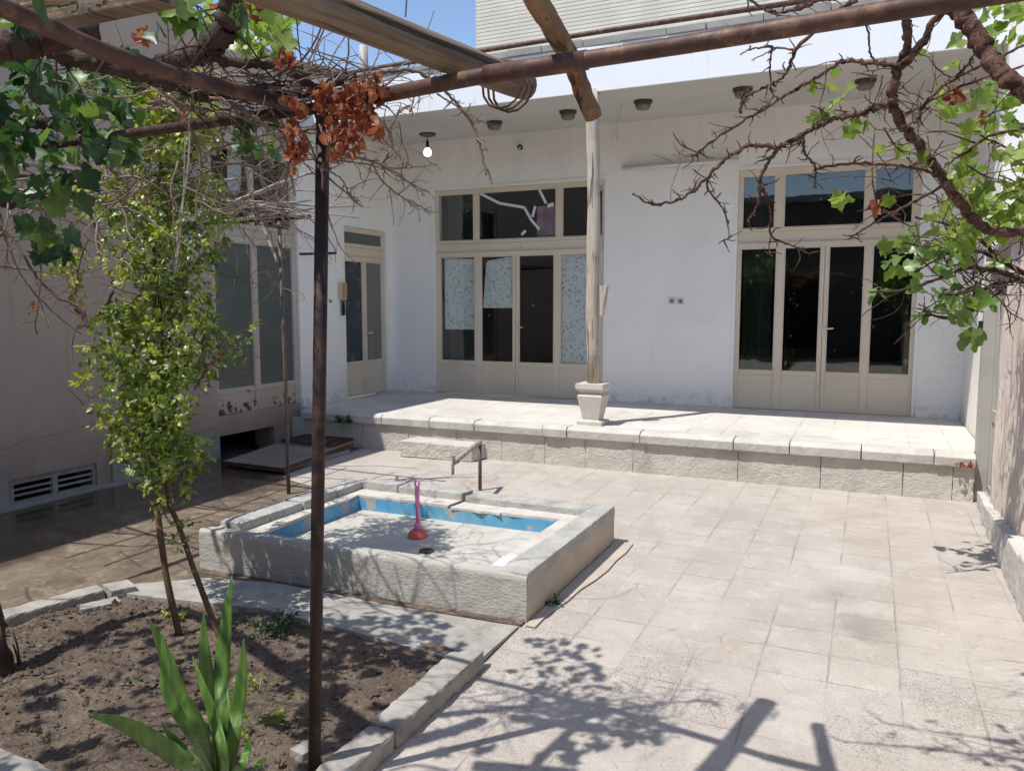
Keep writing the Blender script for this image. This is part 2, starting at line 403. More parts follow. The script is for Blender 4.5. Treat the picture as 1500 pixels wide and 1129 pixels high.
m_beam = wood_mat('weathered_beam', (.16,.115,.078), (.265,.20,.14), G(770,127,2.33)-G(440,-2,2.33), 34)
m_log = wood_mat('peeled_log', (.22,.125,.07), (.31,.19,.11), G(870,172,2.2)-G(785,-2,2.33), 30)
m_col = wood_mat('grey_column_wood', (.44,.37,.29), (.58,.51,.42), (0,0,1), 40)
m_plank = wood_mat('pale_plank', (.32,.22,.15), (.45,.34,.25), RT, 26)
m_ped = mottled('pedestal_plaster', (.62,.58,.51), (.53,.49,.43), 5, 50, .4, .005, .85, (.4,.36,.31), 3, .4)
m_dark = plain('dark_interior', (.02,.019,.017), .9, 0, .1)
m_glass = glass_mat('window_glass')
m_glass_green = glass_mat('greenish_window_glass', (.80,.88,.83))
m_paper = paper_mat()
m_tape = plain('white_tape', (.72,.71,.68), .5)
m_frost = mottled('frosted_glass', (.085,.10,.092), (.11,.125,.115), 2, 60, .05, .002, .22, (.16,.17,.16), 5, .3, .5)
m_frost2 = mottled('olive_curtain_glass', (.15,.15,.125), (.19,.185,.155), 1, 60, .04, .002, .2, None, 1, 0, .5, 0, (9,9,.4))
m_navy = mottled('dark_blue_pane', (.018,.026,.036), (.03,.042,.055), 2, 60, .03, .002, .12, (.45,.46,.46), 6, .22, .5)
m_curtain = mottled('olive_curtain', (.075,.075,.055), (.05,.05,.038), 1, 40, .3, .01, .9, None, 1, 0, .1, 0, (14,14,.3))
m_metal = plain('brushed_metal', (.66,.65,.63), .35, .35)
m_brass = rust_pipe('dull_tap_metal', (.33,.30,.27), (.42,.39,.36), (.22,.16,.11))
m_lampglass = mottled('dusty_lamp_glass', (.15,.125,.095), (.21,.18,.14), 30, 60, .3, .004, .3, None, 1, 0, .5)
m_lamprim = plain('lamp_rim', (.06,.05,.042), .5)
m_black = plain('black_plastic', (.015,.014,.013), .5)
m_soil = None
def soil_mat():
    t = NT('dry_soil')
    c = t.mix(t.step(t.noise(3, 8, .7), .35, .65), (.185,.138,.108), (.275,.212,.168))
    c = t.mix(t.step(t.noise(24, 6, .7), .52, .72), c, (.42,.34,.275))
    c = t.mix(t.math('MULTIPLY', t.step(t.noise(50, 4, .7), .58, .66), .6), c, (.07,.045,.032))
    return t.done(c, .95, t.bump(t.noise(38, 9, .75), 1., .035), 0, .1)
m_soil = soil_mat()
def wet_mat():
    t = NT('wet_muddy_concrete'); 
    c = t.mix(t.step(t.noise(2.2, 9, .72), .4, .6), (.175,.132,.092), (.105,.077,.054))
    c = t.mix(t.math('MULTIPLY', t.step(t.noise(7, 9, .75), .47, .68), .7), c, (.33,.265,.19))
    x, y, z = t.xyz()
    pud = t.step(t.math('ADD', t.math('MULTIPLY', x, -.55), t.math('MULTIPLY', t.math('SUBTRACT', t.noise(1.3, 5), .5), 1.6)), 2.75, 3.05)
    c = t.mix(t.math('MULTIPLY', pud, .62), c, (.055,.036,.022))
    r = t.math('SUBTRACT', .75, t.math('MULTIPLY', pud, .66))
    return t.done(c, r, t.bump(t.math('MULTIPLY', t.noise(45, 6), t.math('SUBTRACT', 1.05, pud)), .5, .006), 0, .5)
m_wet = wet_mat()
def brick_mat():
    t = NT('cream_brick'); x, y, z = t.xyz()
    fz = t.math('FRACT', t.math('DIVIDE', z, .070))
    j = t.math('SUBTRACT', 1, t.step(t.math('MINIMUM', fz, t.math('SUBTRACT', 1, fz)), .05, .16))
    c = t.mix(t.step(t.noise(1.5, 5), .35, .65), (.66,.63,.54), (.58,.55,.47))
    c = t.mix(t.math('MULTIPLY', j, .7), c, (.27,.25,.21))
    return t.done(c, .85, t.bump(t.math('MULTIPLY', j, -1), .5, .02), 0, .2)
m_brick = brick_mat()
def bark_mat():
    t = NT('vine_bark')
    g = t.noise(70, 8, .75); f = t.noise(22, 7, .7)
    c = t.mix(t.step(f, .38, .62), (.10,.05,.04), (.22,.125,.095))
    c = t.mix(t.step(g, .50, .66), c, (.34,.25,.21))
    c = t.mix(t.step(t.noise(48, 6, .7), .56, .66), c, (.03,.016,.014))
    return t.done(c, .92, t.bump(t.math('ADD', g, f), 1., .012), 0, .12)
m_bark = bark_mat()
m_bark_dark = mottled('old_vine_bark', (.05,.03,.025), (.10,.066,.052), 12, 60, 1., .008, .92, (.24,.19,.16), 10, .45, .15)
m_twig = mottled('dry_twig', (.19,.13,.10), (.29,.225,.18), 10, 60, .5, .003, .85, (.07,.045,.035), 7, .6, .2)
m_rod = mottled('bleached_cane', (.42,.36,.31), (.30,.24,.20), 8, 60, .5, .003, .85, (.14,.1,.08), 6, .5, .2)
m_stem = mottled('shrub_stem', (.11,.062,.04), (.16,.095,.06), 18, 60, .6, .004, .85)
m_lshrub = leaf_mat('shrub_leaves', [(0,(.075,.125,.022)),(.35,(.13,.19,.03)),(.65,(.21,.27,.05)),(.85,(.31,.36,.10)),(1,(.50,.54,.28))], .5, .06)
m_lyellow = leaf_mat('young_shrub_leaves', [(0,(.24,.30,.04)),(.5,(.38,.41,.07)),(1,(.52,.52,.16))], .5, .05)
m_lgrape = leaf_mat('grape_leaves', [(0,(.022,.06,.02)),(.4,(.04,.10,.028)),(.75,(.08,.16,.035)),(1,(.18,.27,.05))], .42, .06, .45)
m_lyoung = leaf_mat('young_grape_leaves', [(0,(.16,.24,.035)),(.5,(.25,.34,.055)),(1,(.38,.45,.12))], .5, .04)
m_lfig = leaf_mat('fig_leaves', [(0,(.09,.17,.025)),(.5,(.15,.25,.04)),(1,(.26,.36,.09))], .45, .06)
m_ldry = leaf_mat('dry_leaves', [(0,(.24,.055,.03)),(.5,(.40,.11,.06)),(1,(.52,.20,.11))], .35, .03, .6)
def yucca_mat():
    t = NT('yucca_leaf')
    g = t.noise(1, 4, .5, t.vscale((60, 60, 4)))
    c = t.mix(t.step(g, .35, .65), (.06,.125,.022), (.105,.19,.036))
    return t.done(c, .45, t.bump(g, .3, .004), 0, .35)
m_yucca = yucca_mat()
m_weed = leaf_mat('weed_leaves', [(0,(.03,.075,.02)),(1,(.08,.15,.04))], .3, .06)

# ------------------------------------------------------------------ ground
def structure(o): o['kind'] = 'structure'; return o
structure(MB().add([(-400,-400,-.06),(400,-400,-.06),(400,400,-.06),(-400,400,-.06)], [(0,1,2,3)]).build('ground', m_soil))
structure(MB().box(-6.4, 1.05, -7.4, 7.62, -.05, 0).build('paved_yard', m_tile))
wet = [(-6.39,.2),(-4.15,.2),(-4.1,2.2),(-3.95,3.05),(-3.55,3.3),(-3.5,3.62),(-3.78,3.9),(-3.8,5.1),(-4.1,5.6),(-4.75,5.75),(-5.15,5.9),(-5.3,6.6),(-5.35,7.59),(-6.39,7.59)]
structure(MB().prism(wet, .001, .004).build('wet_ground', m_wet))
# concrete strip between the flower bed and the pool
structure(MB().prism([(-3.86,2.96),(-3.80,3.12),(-3.50,3.36),(-3.1,3.47),(-2.3,3.5),(-1.70,3.56),(-1.585,3.57),(-1.575,3.13),(-1.68,3.035),(-2.3,3.1),(-2.9,3.13),(-3.5,3.02)][::-1], .0045, [.05,.05,.045,.045,.03,.012,.012,.03,.05,.055,.055,.055]).build('path', m_concrete))
structure(MB().prism([(-3.76,3.5),(-1.58,3.585),(-1.58,3.70),(-3.76,3.62)], .006, .012).build('gutter_dirt', m_soil))
# repaired cement edge beside the pool
pts = [(-1.56,3.60)]+[(-1.50+rnd(-.012,.012)+.075*min(1,max(0,(i-1)/4)), 3.60+i*.2) for i in range(9)]+[(-1.56,5.2)]
structure(MB().prism(pts, .0045, .012).build('cement_repair', mottled('repair_cement', (.50,.44,.38), (.42,.37,.31), 5, 60, .4, .004, .9)))
# garden kerb
kb = MB()
kb.prism([(-1.665,2.36),(-1.545,2.36),(-1.545,3.09),(-1.56,3.12),(-1.68,3.02)], .0, .085)
kb.prism([(-1.665,1.2),(-1.545,1.2),(-1.545,2.352),(-1.665,2.352)], .0, .08)
kb.prism([(-4.12,1.56),(-2.35,1.50),(-1.672,1.48),(-1.672,1.62),(-2.35,1.66),(-4.1,1.72)], 0, .08)
kb.prism([(-4.14,1.73),(-3.99,1.73),(-3.96,2.45),(-4.10,2.49)], 0, [.055,.06,.07,.065])
kb.prism([(-4.10,2.50),(-3.96,2.46),(-3.83,2.93),(-3.95,2.98)], 0, [.068,.072,.08,.075])
structure(kb.build('garden_kerb', m_concrete, bevel=.012, rough=(.03,.009)))
# soil of the bed
nx, ny = 280, 180; sv = []; sf = []
for j in range(ny+1):
    for i in range(nx+1):
        x = lerp(-4.02, -1.63, i/nx); y = lerp(1.6, 3.14, j/ny)
        q = Vector((x, y, 0))
        dv = noise.voronoi(q*17)[0][0]; dv2 = noise.voronoi(q*43)[0][0]
        z = .026+.024*noise.noise(q*3.1)+.014*noise.noise(q*9)+.022*max(0,.5-dv)*(.4+noise.noise(q*5))+.012*max(0,.5-dv2)+.006*noise.noise(q*60)
        sv.append((x, y, max(.008, z)))
for j in range(ny):
    for i in range(nx):
        a = j*(nx+1)+i; sf.append((a, a+1, a+nx+2, a+nx+1))
structure(MB().add(sv, sf).build('soil', m_soil, smooth=True))
cl = MB()
for _ in range(2600):
    x, y = rnd(-3.95,-1.7), rnd(1.68,3.02); s = rnd(.004,.013)*(2. if random.random() < .06 else 1)
    q = Vector((x, y, 0)); z = .028+.022*noise.noise(q*3.1)+.016*noise.noise(q*9)+.011*noise.noise(q*23)
    a = rnd(0,6); vs = []
    for k in range(6):
        d = [(1,0,0),(0,1,0),(-1,0,0),(0,-1,0),(0,0,1),(0,0,-1)][k]
        w = Vector(d)*s*rnd(.6,1.2); w.rotate(Matrix.Rotation(a, 3, 'Z')); vs.append((x+w.x, y+w.y, max(.01,z)+w.z*.7+.003))
    cl.add(vs, [(0,1,4),(1,2,4),(2,3,4),(3,0,4),(1,0,5),(2,1,5),(3,2,5),(0,3,5)])
tag(cl.build('soil_clods', m_soil), 'small dry clods lying over the soil of the flower bed', 'soil', kind='stuff')
def loose_stone(name, pts, z0, z1, mat, label):
    o = MB().prism(pts, z0, z1).build(name, mat, bevel=.006, rough=(.02,.008)); return tag(o, label, 'stone')
loose_stone('loose_stone', [(-3.90,2.97),(-3.77,2.92),(-3.70,3.03),(-3.84,3.09)], .03, .085, m_concrete, 'pale broken kerb stone at the back corner of the soil bed')
loose_stone('loose_stone', [(-3.81,2.74),(-3.73,2.71),(-3.64,2.88),(-3.72,2.92)], .02, .06, m_concrete, 'small kerb fragment lying on the soil in front of the corner stone')
loose_stone('loose_stone', [(-1.85,2.12),(-1.78,2.11),(-1.765,2.18),(-1.83,2.2)], .02, .06, m_plinth, 'grey pebble on the soil next to the brown pergola post')

# ------------------------------------------------------------------ terrace
T = thing('terrace', (-2.7,7.6,0), 'raised tiled terrace along the white facade with pale stone edge and rough stone riser', 'terrace')
MB().box(-6.39, .94, 7.705, 9.86, .0, .412).build('tiled_floor', m_tile2, T)
cp = MB(); xs = [-6.2,-5.62,-5.05,-4.42,-3.86,-3.06,-2.79,-2.02,-1.12,-.62,-.02,.55,.862]
for a, b in zip(xs, xs[1:]):
    dz = rnd(-.004,.004); dy = rnd(-.006,.006)
    cp.add([(a+.004,7.50+dy,.305),(b-.004,7.50+dy,.305),(b-.004,7.70,.305),(a+.004,7.70,.305),
            (a+.004,7.49+dy,.385+dz),(b-.004,7.49+dy,.385+dz),(b-.004,7.53+dy,.418+dz),(a+.004,7.53+dy,.418+dz),(b-.004,7.70,.418+dz),(a+.004,7.70,.418+dz)],
           [(0,3,2,1),(0,1,5,4),(4,5,6,7),(7,6,8,9),(2,3,9,8),(0,4,7,9,3),(1,2,8,6,5)])
cp.build('stone_edge', m_coping, T, bevel=.008, rough=(.05,.004))
rs = MB(); xs = [-6.39,-5.35,-4.72,-4.1,-3.55,-3.05,-2.6,-2.1,-1.08,-.35,  .32,.70,.862]
for a, b in zip(xs, xs[1:]):
    rs.box(a+.002, b-.002, 7.545+rnd(-.004,.004), 7.628, -.01, .304)
rs.build('stone_riser', m_stone, T, bevel=.004, rough=(.05,.005))
# water stain patch of cement smeared over one riser joint
s = thing('stone_step', (-4.2,7.3,0), 'rough stone block lying as a step in front of the terrace riser', 'step')
MB().prism([(-4.66,7.27),(-3.80,7.33),(-3.74,7.57),(-4.60,7.565)], .003, [.185,.165,.18,.19]).build('block', m_stone, s, bevel=.012, rough=(.03,.010))

# ------------------------------------------------------------------ house
HS = thing('house', (-2.7,9.85,.42), 'white single storey house with deep eave and beige glazed doors', 'house')
D1 = (-5.69,-3.165); D2 = (-1.495,.462); ZT = 3.27; YF = 9.85
w = MB()
for a, b in ((-6.62,D1[0]),(D1[1],D2[0]),(D2[1],1.2)): w.box(a, b, YF, YF+.22, 0, 3.99)
for a, b in (D1, D2): w.box(a, b, YF, YF+.22, ZT, 3.99)
# left return wall with the side door opening
w.box(-6.62, -6.4, 7.76, 8.70, 0, 3.99); w.box(-6.62, -6.4, 9.69, YF, 0, 3.99); w.box(-6.62, -6.4, 8.70, 9.69, 2.72, 3.99)
w.box(.95, 1.2, 7.72, YF, 0, 3.99)
w.build('wall', m_white, HS)
tr = MB()
for a, b in (D1, D2):                                            # thin raised plaster reveals
    tr.box(a-.035, a-.001, YF-.012, YF-.001, .43, ZT+.035); tr.box(b+.001, b+.035, YF-.012, YF-.001, .43, ZT+.035); tr.box(a-.001, b+.001, YF-.012, YF-.001, ZT+.001, ZT+.035)
for a, b in ((-6.38,D1[0]-.04),(D1[1]+.04,D2[0]-.04),(D2[1]+.04,.945)): tr.box(a, b, YF-.016, YF-.001, .414, .53)
tr.box(-6.399, -6.385, 7.77, 8.69, .414, .53)
tr.build('skirting', m_white, HS)
# eave: sloping ceiling, fascia, stone cap
YE = 7.85
MB().add([(-6.9,YE,3.83),(1.3,YE,3.83),(1.3,YF,3.955),(-6.9,YF,3.955),(-6.9,YE,4.1),(1.3,YE,4.1),(1.3,YF,4.1),(-6.9,YF,4.1)],
   [(0,1,2,3)[::-1],(4,5,6,7),(0,1,5,4),(1,2,6,5),(2,3,7,6),(3,0,4,7)]).build('ceiling', m_ceil, HS, fix=True)
fm = MB(); n = 40
for i in range(n):
    a = lerp(-6.9, 1.3, i/n); b = lerp(-6.9, 1.3, (i+1)/n)
fm.box(-6.9, 1.3, YE-.03, YE-.002, 3.815, 4.26); fm.box(-6.9, 1.3, YE-.002, YE+.2, 4.102, 4.26)
fm.build('fascia', m_fascia, HS)
cpm = MB(); x = -6.9
while x < 1.3:
    b = min(1.3, x+rnd(.3,.6))
    cpm.prism([(x+.003,YE-.05+rnd(-.02,.02)),(b-.003,YE-.05+rnd(-.02,.02)),(b-.003,YE+.3),(x+.003,YE+.3)], 4.262, 4.262+rnd(.045,.075)+(0 if x < -3 else .02)); x = b
cpm.build('roof_edge_stones', m_plinth, HS, bevel=.006)
MB().box(-6.9, 1.3, YE+.31, 12.5, 4.12, 4.262).build('roof', m_concrete, HS)
rp = MB(); rp.tube([(-7.2,8.15,4.44),(-5.2,8.12,4.47),(-2.5,8.1,4.49),(1.5,8.15,4.50)], .028, 8)
rp.build('roof_pipe', m_pipe, HS, smooth=True)
for bx in (-5.25,-2.95,-.6): MB().box(bx-.1, bx+.1, 8.0, 8.25, 4.263, 4.262+.15).build('pipe_block', m_plinth, HS, bevel=.01)
# dark rooms behind the glass
dk = MB()
def room(x0, x1, y0, y1, z0, z1, open_face):
    q = [(x0,y0,z0),(x1,y0,z0),(x1,y1,z0),(x0,y1,z0),(x0,y0,z1),(x1,y0,z1),(x1,y1,z1),(x0,y1,z1)]
    fs = {'b':(0,1,2,3),'t':(7,6,5,4),'s':(4,5,1,0),'e':(5,6,2,1),'n':(6,7,3,2),'w':(7,4,0,3)}
    dk.add(q, [f for k, f in fs.items() if k != open_face])
room(-6.2,-2.7,YF+.221,13,.40,3.9,'s'); room(-2.6,.94,YF+.221,13,.40,3.9,'s'); room(-8.5,-6.621,8.3,9.8,.40,3.9,'e')
dk.build('room', m_dark, HS)
def drape(x0, x1, y, z0, z1, amp=.035, fr=26):
    n = 60; vs = []; cu = MB()
    for i in range(n+1):
        x = lerp(x0, x1, i/n); yy = y+amp*math.sin(i/n*(x1-x0)*fr)+.012*math.sin(i*1.7)
        vs += [(x,yy,z0),(x,yy,z1)]
    cu.add(vs, [(2*i,2*i+2,2*i+3,2*i+1) for i in range(n)]); cu.build('curtain', m_curtain, HS, smooth=True)
drape(-5.66,-5.15,10.22,.46,3.25); drape(-1.46,-1.12,10.22,.46,3.25)

def glazed_unit(name, label, Fm, sill, panel_top, glass_top, band, tr_bot, tr_top, posts, uposts, head, mat, panes, upanes, parent, dbl=None, rec=.03, handle=None, end=None):
    """Fm(a, d, z) maps run / depth / height into the scene; posts are (a0, a1) pairs."""
    def bx(mb, a0, a1, d0, d1, z0, z1):
        p0 = Fm(a0, d0, z0); p1 = Fm(a1, d1, z1); mb.box(p0[0], p1[0], p0[1], p1[1], min(p0[2],p1[2]), max(p0[2],p1[2]))
    A0 = posts[0][0]; A1 = posts[-1][1]; f = MB(); d0 = rec; d1 = rec+.055
    for k, (a, b) in enumerate(posts):
        if dbl is not None and k == dbl:
            mid = (a+b)/2; bx(f, a, mid-.003, d0, d1, sill+.03, glass_top); bx(f, mid+.003, b, d0, d1, sill+.03, glass_top); bx(f, mid-.003, mid+.003, d0+.02, d1, sill+.03, glass_top)
        else: bx(f, a, b, d0, d1, sill+.03, glass_top)
    bx(f, A0, A1, d0-.004, d1, sill, sill+.03)
    for (a, b), (c, d) in zip(posts, posts[1:]):
        bx(f, b, c, d0+.003, d1, panel_top, panel_top+.045); bx(f, b, c, d0+.003, d1, sill+.03, sill+.055)
    bx(f, A0, A1, d0-.003, d1, glass_top, glass_top+.06)
    bx(f, A0, A1, d0+.022, d1, glass_top+.06, tr_bot-.035)
    bx(f, A0, A1, d0-.008, d1, tr_bot-.035, tr_bot)
    for a, b in uposts: bx(f, a, b, d0, d1, tr_bot, tr_top)
    bx(f, A0, A1, d0-.003, d1, tr_top, head)
    fr = f.build(name, mat, parent, bevel=.004); tag(fr, label)
    for i, ((a, b), (c, d)) in enumerate(zip(posts, posts[1:])):
        g = MB(); bx(g, b, c, d0+.016, d0+.03, sill+.055, panel_top); g.build('door_panel', mat, fr)
        g = MB(); bx(g, b, c, d0+.024, d0+.029, panel_top+.045, glass_top); g.build('glass_pane', panes[i], fr)
        bd = MB()
        for q in ((b, b+.012), (c-.012, c)): bx(bd, q[0], q[1], d0+.010, d0+.0235, panel_top+.045, glass_top)
        bx(bd, b+.012, c-.012, d0+.010, d0+.0235, panel_top+.045, panel_top+.057); bx(bd, b+.012, c-.012, d0+.010, d0+.0235, glass_top-.012, glass_top)
        bd.build('glazing_bead', mat, fr)
    for i, ((a, b), (c, d)) in enumerate(zip(uposts, uposts[1:])):
        g = MB(); bx(g, b, c, d0+.024, d0+.029, tr_bot, tr_top); g.build('transom_pane', upanes[i], fr)
        bd = MB()
        for q in ((b, b+.012), (c-.012, c)): bx(bd, q[0], q[1], d0+.010, d0+.0235, tr_bot, tr_top)
        bx(bd, b+.012, c-.012, d0+.010, d0+.0235, tr_bot, tr_bot+.012); bx(bd, b+.012, c-.012, d0+.010, d0+.0235, tr_top-.012, tr_top)
        bd.build('glazing_bead', mat, fr)
    if handle:
        a, z = handle; h = MB()
        p = [Fm(a, d0, z), Fm(a, d0-.05, z), Fm(a+.015, d0-.052, z), Fm(a+.11, d0-.05, z+.008)]
        h.tube(p, .009, 8); bx(h, a-.018, a+.018, d0-.006, d0-.001, z-.07, z+.05)
        h.build('handle', m_metal, fr)
    return fr
FM = lambda a, d, z: (a, YF+d, z); FL = lambda a, d, z: (-6.4-d, a, z)
gd1 = glazed_unit('glazed_door', 'beige glazed door with patterned paper behind its panes', FM, .414, .83, 2.345, .0, 2.565, 3.215,
    [(-5.69,-5.615),(-5.063,-4.967),(-4.474,-4.392),(-3.872,-3.784),(-3.25,-3.165)], [(-5.69,-5.64),(-5.078,-5.003),(-3.849,-3.762),(-3.20,-3.165)], ZT-.002, m_beige,
    [m_glass, m_glass, m_glass, m_glass], [m_glass, m_glass, m_glass], HS, 2, .03, (-4.42,1.36))
gd2 = glazed_unit('glazed_door', 'beige glazed door with dark bare panes under the right eave', FM, .414, .83, 2.345, .0, 2.575, 3.195,
    [(-1.495,-1.455),(-1.036,-.951),(-.543,-.461),(-.078,.0),(.43,.462)], [(-1.495,-1.449),(-1.074,-.975),(-.103,-.012),(.385,.462)], ZT-.002, m_beige,
    [m_glass_green, m_glass, m_glass, m_glass_green], [m_glass, m_glass, m_glass], HS, 2, .03, (-.49,1.39))
gd3 = glazed_unit('side_door', 'narrow beige side door with a dark and a frosted pane', FL, .414, .84, 2.27, .0, 2.49, 2.66,
    [(8.70,8.745),(9.15,9.235),(9.62,9.69)], [(8.70,8.73),(9.64,9.69)], 2.718, m_beige, [m_navy, m_frost2], [m_frost], HS, 1, .03, (9.19,1.28))
# patterned paper sheets just inside the left door
def sheet(pts, y=YF+.075, n=7):
    mb = MB(); k = len(pts)
    mb.add([(x, y+.004*math.sin(i*2), z) for i, (x, z) in enumerate(pts)]+[(x, y+.006+.004*math.sin(i*2), z) for i, (x, z) in enumerate(pts)],
           [tuple(range(k)), tuple(reversed(range(k, 2*k)))]+[(i,(i+1)%k,k+(i+1)%k,k+i) for i in range(k)])
    mb.build('paper_sheet', m_paper, gd1, fix=True)
sheet([(-5.565,1.325),(-5.075,1.325),(-5.07,2.31),(-5.565,2.335)])
sheet([(-4.955,1.63),(-4.482,1.63),(-4.48,2.33),(-4.60,2.325),(-4.90,2.28),(-4.925,2.0)])
sheet([(-3.778,.885),(-3.255,.885),(-3.255,2.335),(-3.778,2.335)])
tp = MB()
def tape(p, q, wd=.035, y=YF+.052):
    a = Vector((p[0], 0, p[1])); b = Vector((q[0], 0, q[1])); d = (b-a).normalized(); nn = Vector((-d.z, 0, d.x))*wd/2
    vs = [a+nn, b+nn, b-nn, a-nn]
    tp.add([(v.x, y, v.z) for v in vs]+[(v.x, y-.0015, v.z) for v in vs], [(0,1,2,3),(7,6,5,4),(0,4,5,1),(1,5,6,2),(2,6,7,3),(3,7,4,0)])
def tz(u, v): p = ray(u, v); t = (YF+.052)/p.y; q = CAM+p*t; return (q.x, q.z)
for a, b in (((704,284),(732,298)),((732,298),(768,304)),((768,304),(778,322)),((778,322),(790,336)),((780,318),(784,302)),((789,276),(800,298)),((802,302),(811,299)),((764,344),(770,338))):
    tape(tz(*a), tz(*b), .05 if a[0] in (802,) else .036)
tp.build('tape', m_tape, gd1)
# faded poster / pink cloth behind the transom
cl2 = MB(); q0, q1 = tz(785,300), tz(812,347)
cl2.box(q0[0], q1[0], YF+.09, YF+.1, q1[1]+.02, q0[1]-.02)
cl2.build('pink_cloth', mottled('faded_pink_cloth', (.24,.10,.17), (.42,.36,.44), 4, 30, .2, .01, .8), gd1)

# ------------------------------------------------------------------ left wing
LW = thing('side_building', (-6.5,4,0), 'brown-grey rendered wing on the left with a tall rusty glazed door', 'building')
XL = -6.4; w = MB()
def lw(y0, y1, z0, z1, x0=-6.7): w.box(x0, XL, y0, y1, z0, z1)
HZ = 4.5
lw(-7.4,4.09,0,HZ); lw(4.09,4.88,.225,HZ); lw(4.88,6.37,0,HZ); lw(6.37,7.755,3.42,HZ); lw(6.37,7.25,.24,.46); lw(7.25,7.755,0,.46)
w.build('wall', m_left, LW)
MB().box(-6.75, XL+.05, -7.4, 7.74, HZ+.001, HZ+.06).build('roof_edge', m_plinth, LW, bevel=.01)
for a, b, d_, h_ in ((5.03,5.44,.025,.385),(3.75,4.05,.025,.40),(5.85,6.36,.03,.36),(5.46,5.83,.018,.2)): MB().box(XL, XL+d_, a, b, .0, h_).build('plinth_slab', m_plinth, LW, bevel=.006)
MB().prism([(XL,2.0),(XL+.14,2.0),(XL+.16,3.4),(XL+.12,4.7),(XL+.2,5.2),(XL+.12,5.9),(XL,5.9)], .005, .02).build('footing', m_plinth, LW)
dk = MB(); room(-7.6,-6.701,4.0,5.0,-.3,.3,'e'); room(-8,-6.701,6.2,7.3,-.8,.3,'e'); room(-8,-6.701,6.3,7.8,.40,3.6,'e')
dk.build('cellar_void', m_dark, LW)
gr = MB()
gr.box(XL-.06, XL-.02, 4.09, 4.88, .175, .225); gr.box(XL-.06, XL-.02, 4.09, 4.88, .0, .03); gr.box(XL-.06, XL-.02, 4.09, 4.12, .03, .175); gr.box(XL-.06, XL-.02, 4.85, 4.88, .03, .175); gr.box(XL-.06, XL-.02, 4.46, 4.51, .03, .175)
for z in (.07,.12): gr.box(XL-.05, XL-.03, 4.12, 4.46, z, z+.018); gr.box(XL-.05, XL-.03, 4.51, 4.85, z, z+.018)
gr.build('vent_grille', m_plinth, LW)
m_oldbeige = NT('rusty_beige_paint'); t = m_oldbeige
c = t.mix(t.step(t.noise(2, 6, .6), .35, .7), (.55,.47,.38), (.46,.39,.31)); x, y, z = t.xyz()
rr = t.step(t.math('ADD', t.noise(9, 8, .7), t.math('MULTIPLY', t.step(z, .75, .46), .12)), .62, .69)
m_oldbeige = t.done(t.mix(rr, c, (.13,.045,.022)), .6, t.bump(t.noise(30, 5), .2, .004), 0, .35)
gw = glazed_unit('glazed_door', 'tall glazed door with rusty beige frame and grey frosted panes', FL, .462, .69, 2.36, .0, 2.56, 3.36,
    [(6.371,6.43),(7.0,7.08),(7.69,7.754)], [(6.371,6.43),(7.0,7.06),(7.69,7.754)], 3.418, m_oldbeige, [m_frost, m_frost], [m_glass, m_glass], LW, None, .03)
cu = MB(); yy = [6.75,6.80,6.86,6.92,6.97]
vs = []
for i, y in enumerate(yy): vs += [(XL-.12+.02*(i%2), y, 2.98-.1*math.sin(i)), (XL-.12+.02*(i%2), y+.02, 3.36)]
cu.add(vs, [(2*i,2*i+2,2*i+3,2*i+1) for i in range(4)])
vs = []
for i, y in enumerate(yy): vs += [(XL-.12+.02*(i%2), y-.03, 2.62+.05*i), (XL-.12+.02*(i%2), y, 2.8)]
cu.add(vs, [(2*i,2*i+2,2*i+3,2*i+1) for i in range(4)])
cu.build('torn_cloth', plain('white_cloth', (.55,.56,.56), .8), gw)
# bracket on the corner of the wing
b = thing('wall_bracket', (-6.38,7.74,2.28), 'short rusty iron bracket sticking out at the corner of the wing', 'bracket')
MB().tube([(-6.399,7.80,2.29),(-5.80,7.72,2.28)], .016, 6).build('arm', m_pipe, b)
MB().tube([(-5.81,7.72,2.28),(-5.82,7.72,2.34),(-5.98,7.75,2.53)], .008, 6).build('brace', m_rod, b)

# ------------------------------------------------------------------ buildings behind
A = thing('apartment_building', (-2,14,0), 'tall cream brick building with fine horizontal courses rising behind the roof', 'building')
MB().box(-7.12, 6, 14, 20, 0, 14).build('wall', m_brick, A)
MB().box(-7.2, 6.1, 13.93, 20, 14.001, 14.2).build('roof_edge', m_plinth, A)
wn = MB(); wn.box(-6.35, -5.3, 13.95, 13.999, 7.6, 9.0)
wf = wn.build('window', m_beige, A); MB().box(-6.27, -5.38, 13.935, 13.949, 7.68, 8.92).build('pane', m_glass, wf)
v = MB(); v.tube([(-3.35,13.99,6.1),(-3.35,13.8,6.1),(-3.35,13.72,6.0),(-3.35,13.72,5.6)], .07, 10); v.tube([(-3.35,13.72,6.15),(-3.35,13.5,6.17)], .09, 10)
v.build('vent_pipe', m_ped, A, smooth=True)
S = thing('roof_shed', (-9.5,13,4), 'small pale rooftop shed with sloping roof and vent pipe at far left', 'shed')
MB().box(-11.2, -9.2, 13, 15, 3, 6.05).build('wall', m_concrete, S)
MB().add([(-10.6,12.8,6.4),(-9.0,12.8,5.95),(-9.0,15.2,5.95),(-10.6,15.2,6.4),(-10.6,12.8,6.5),(-9.0,12.8,6.05),(-9.0,15.2,6.05),(-10.6,15.2,6.5),(-11.4,12.8,6.4),(-11.4,15.2,6.4),(-11.4,12.8,6.5),(-11.4,15.2,6.5)],
   [(3,2,1,0),(4,5,6,7),(0,1,5,4),(1,2,6,5),(2,3,7,6),(9,3,0,8),(10,4,7,11),(8,0,4,10),(3,9,11,7),(9,8,10,11)]).build('roof', m_pipe, S, fix=True)
MB().tube([(-9.3,13.4,5.9),(-9.3,13.4,6.75)], .09, 10).build('vent_pipe', m_gate, S, smooth=True)
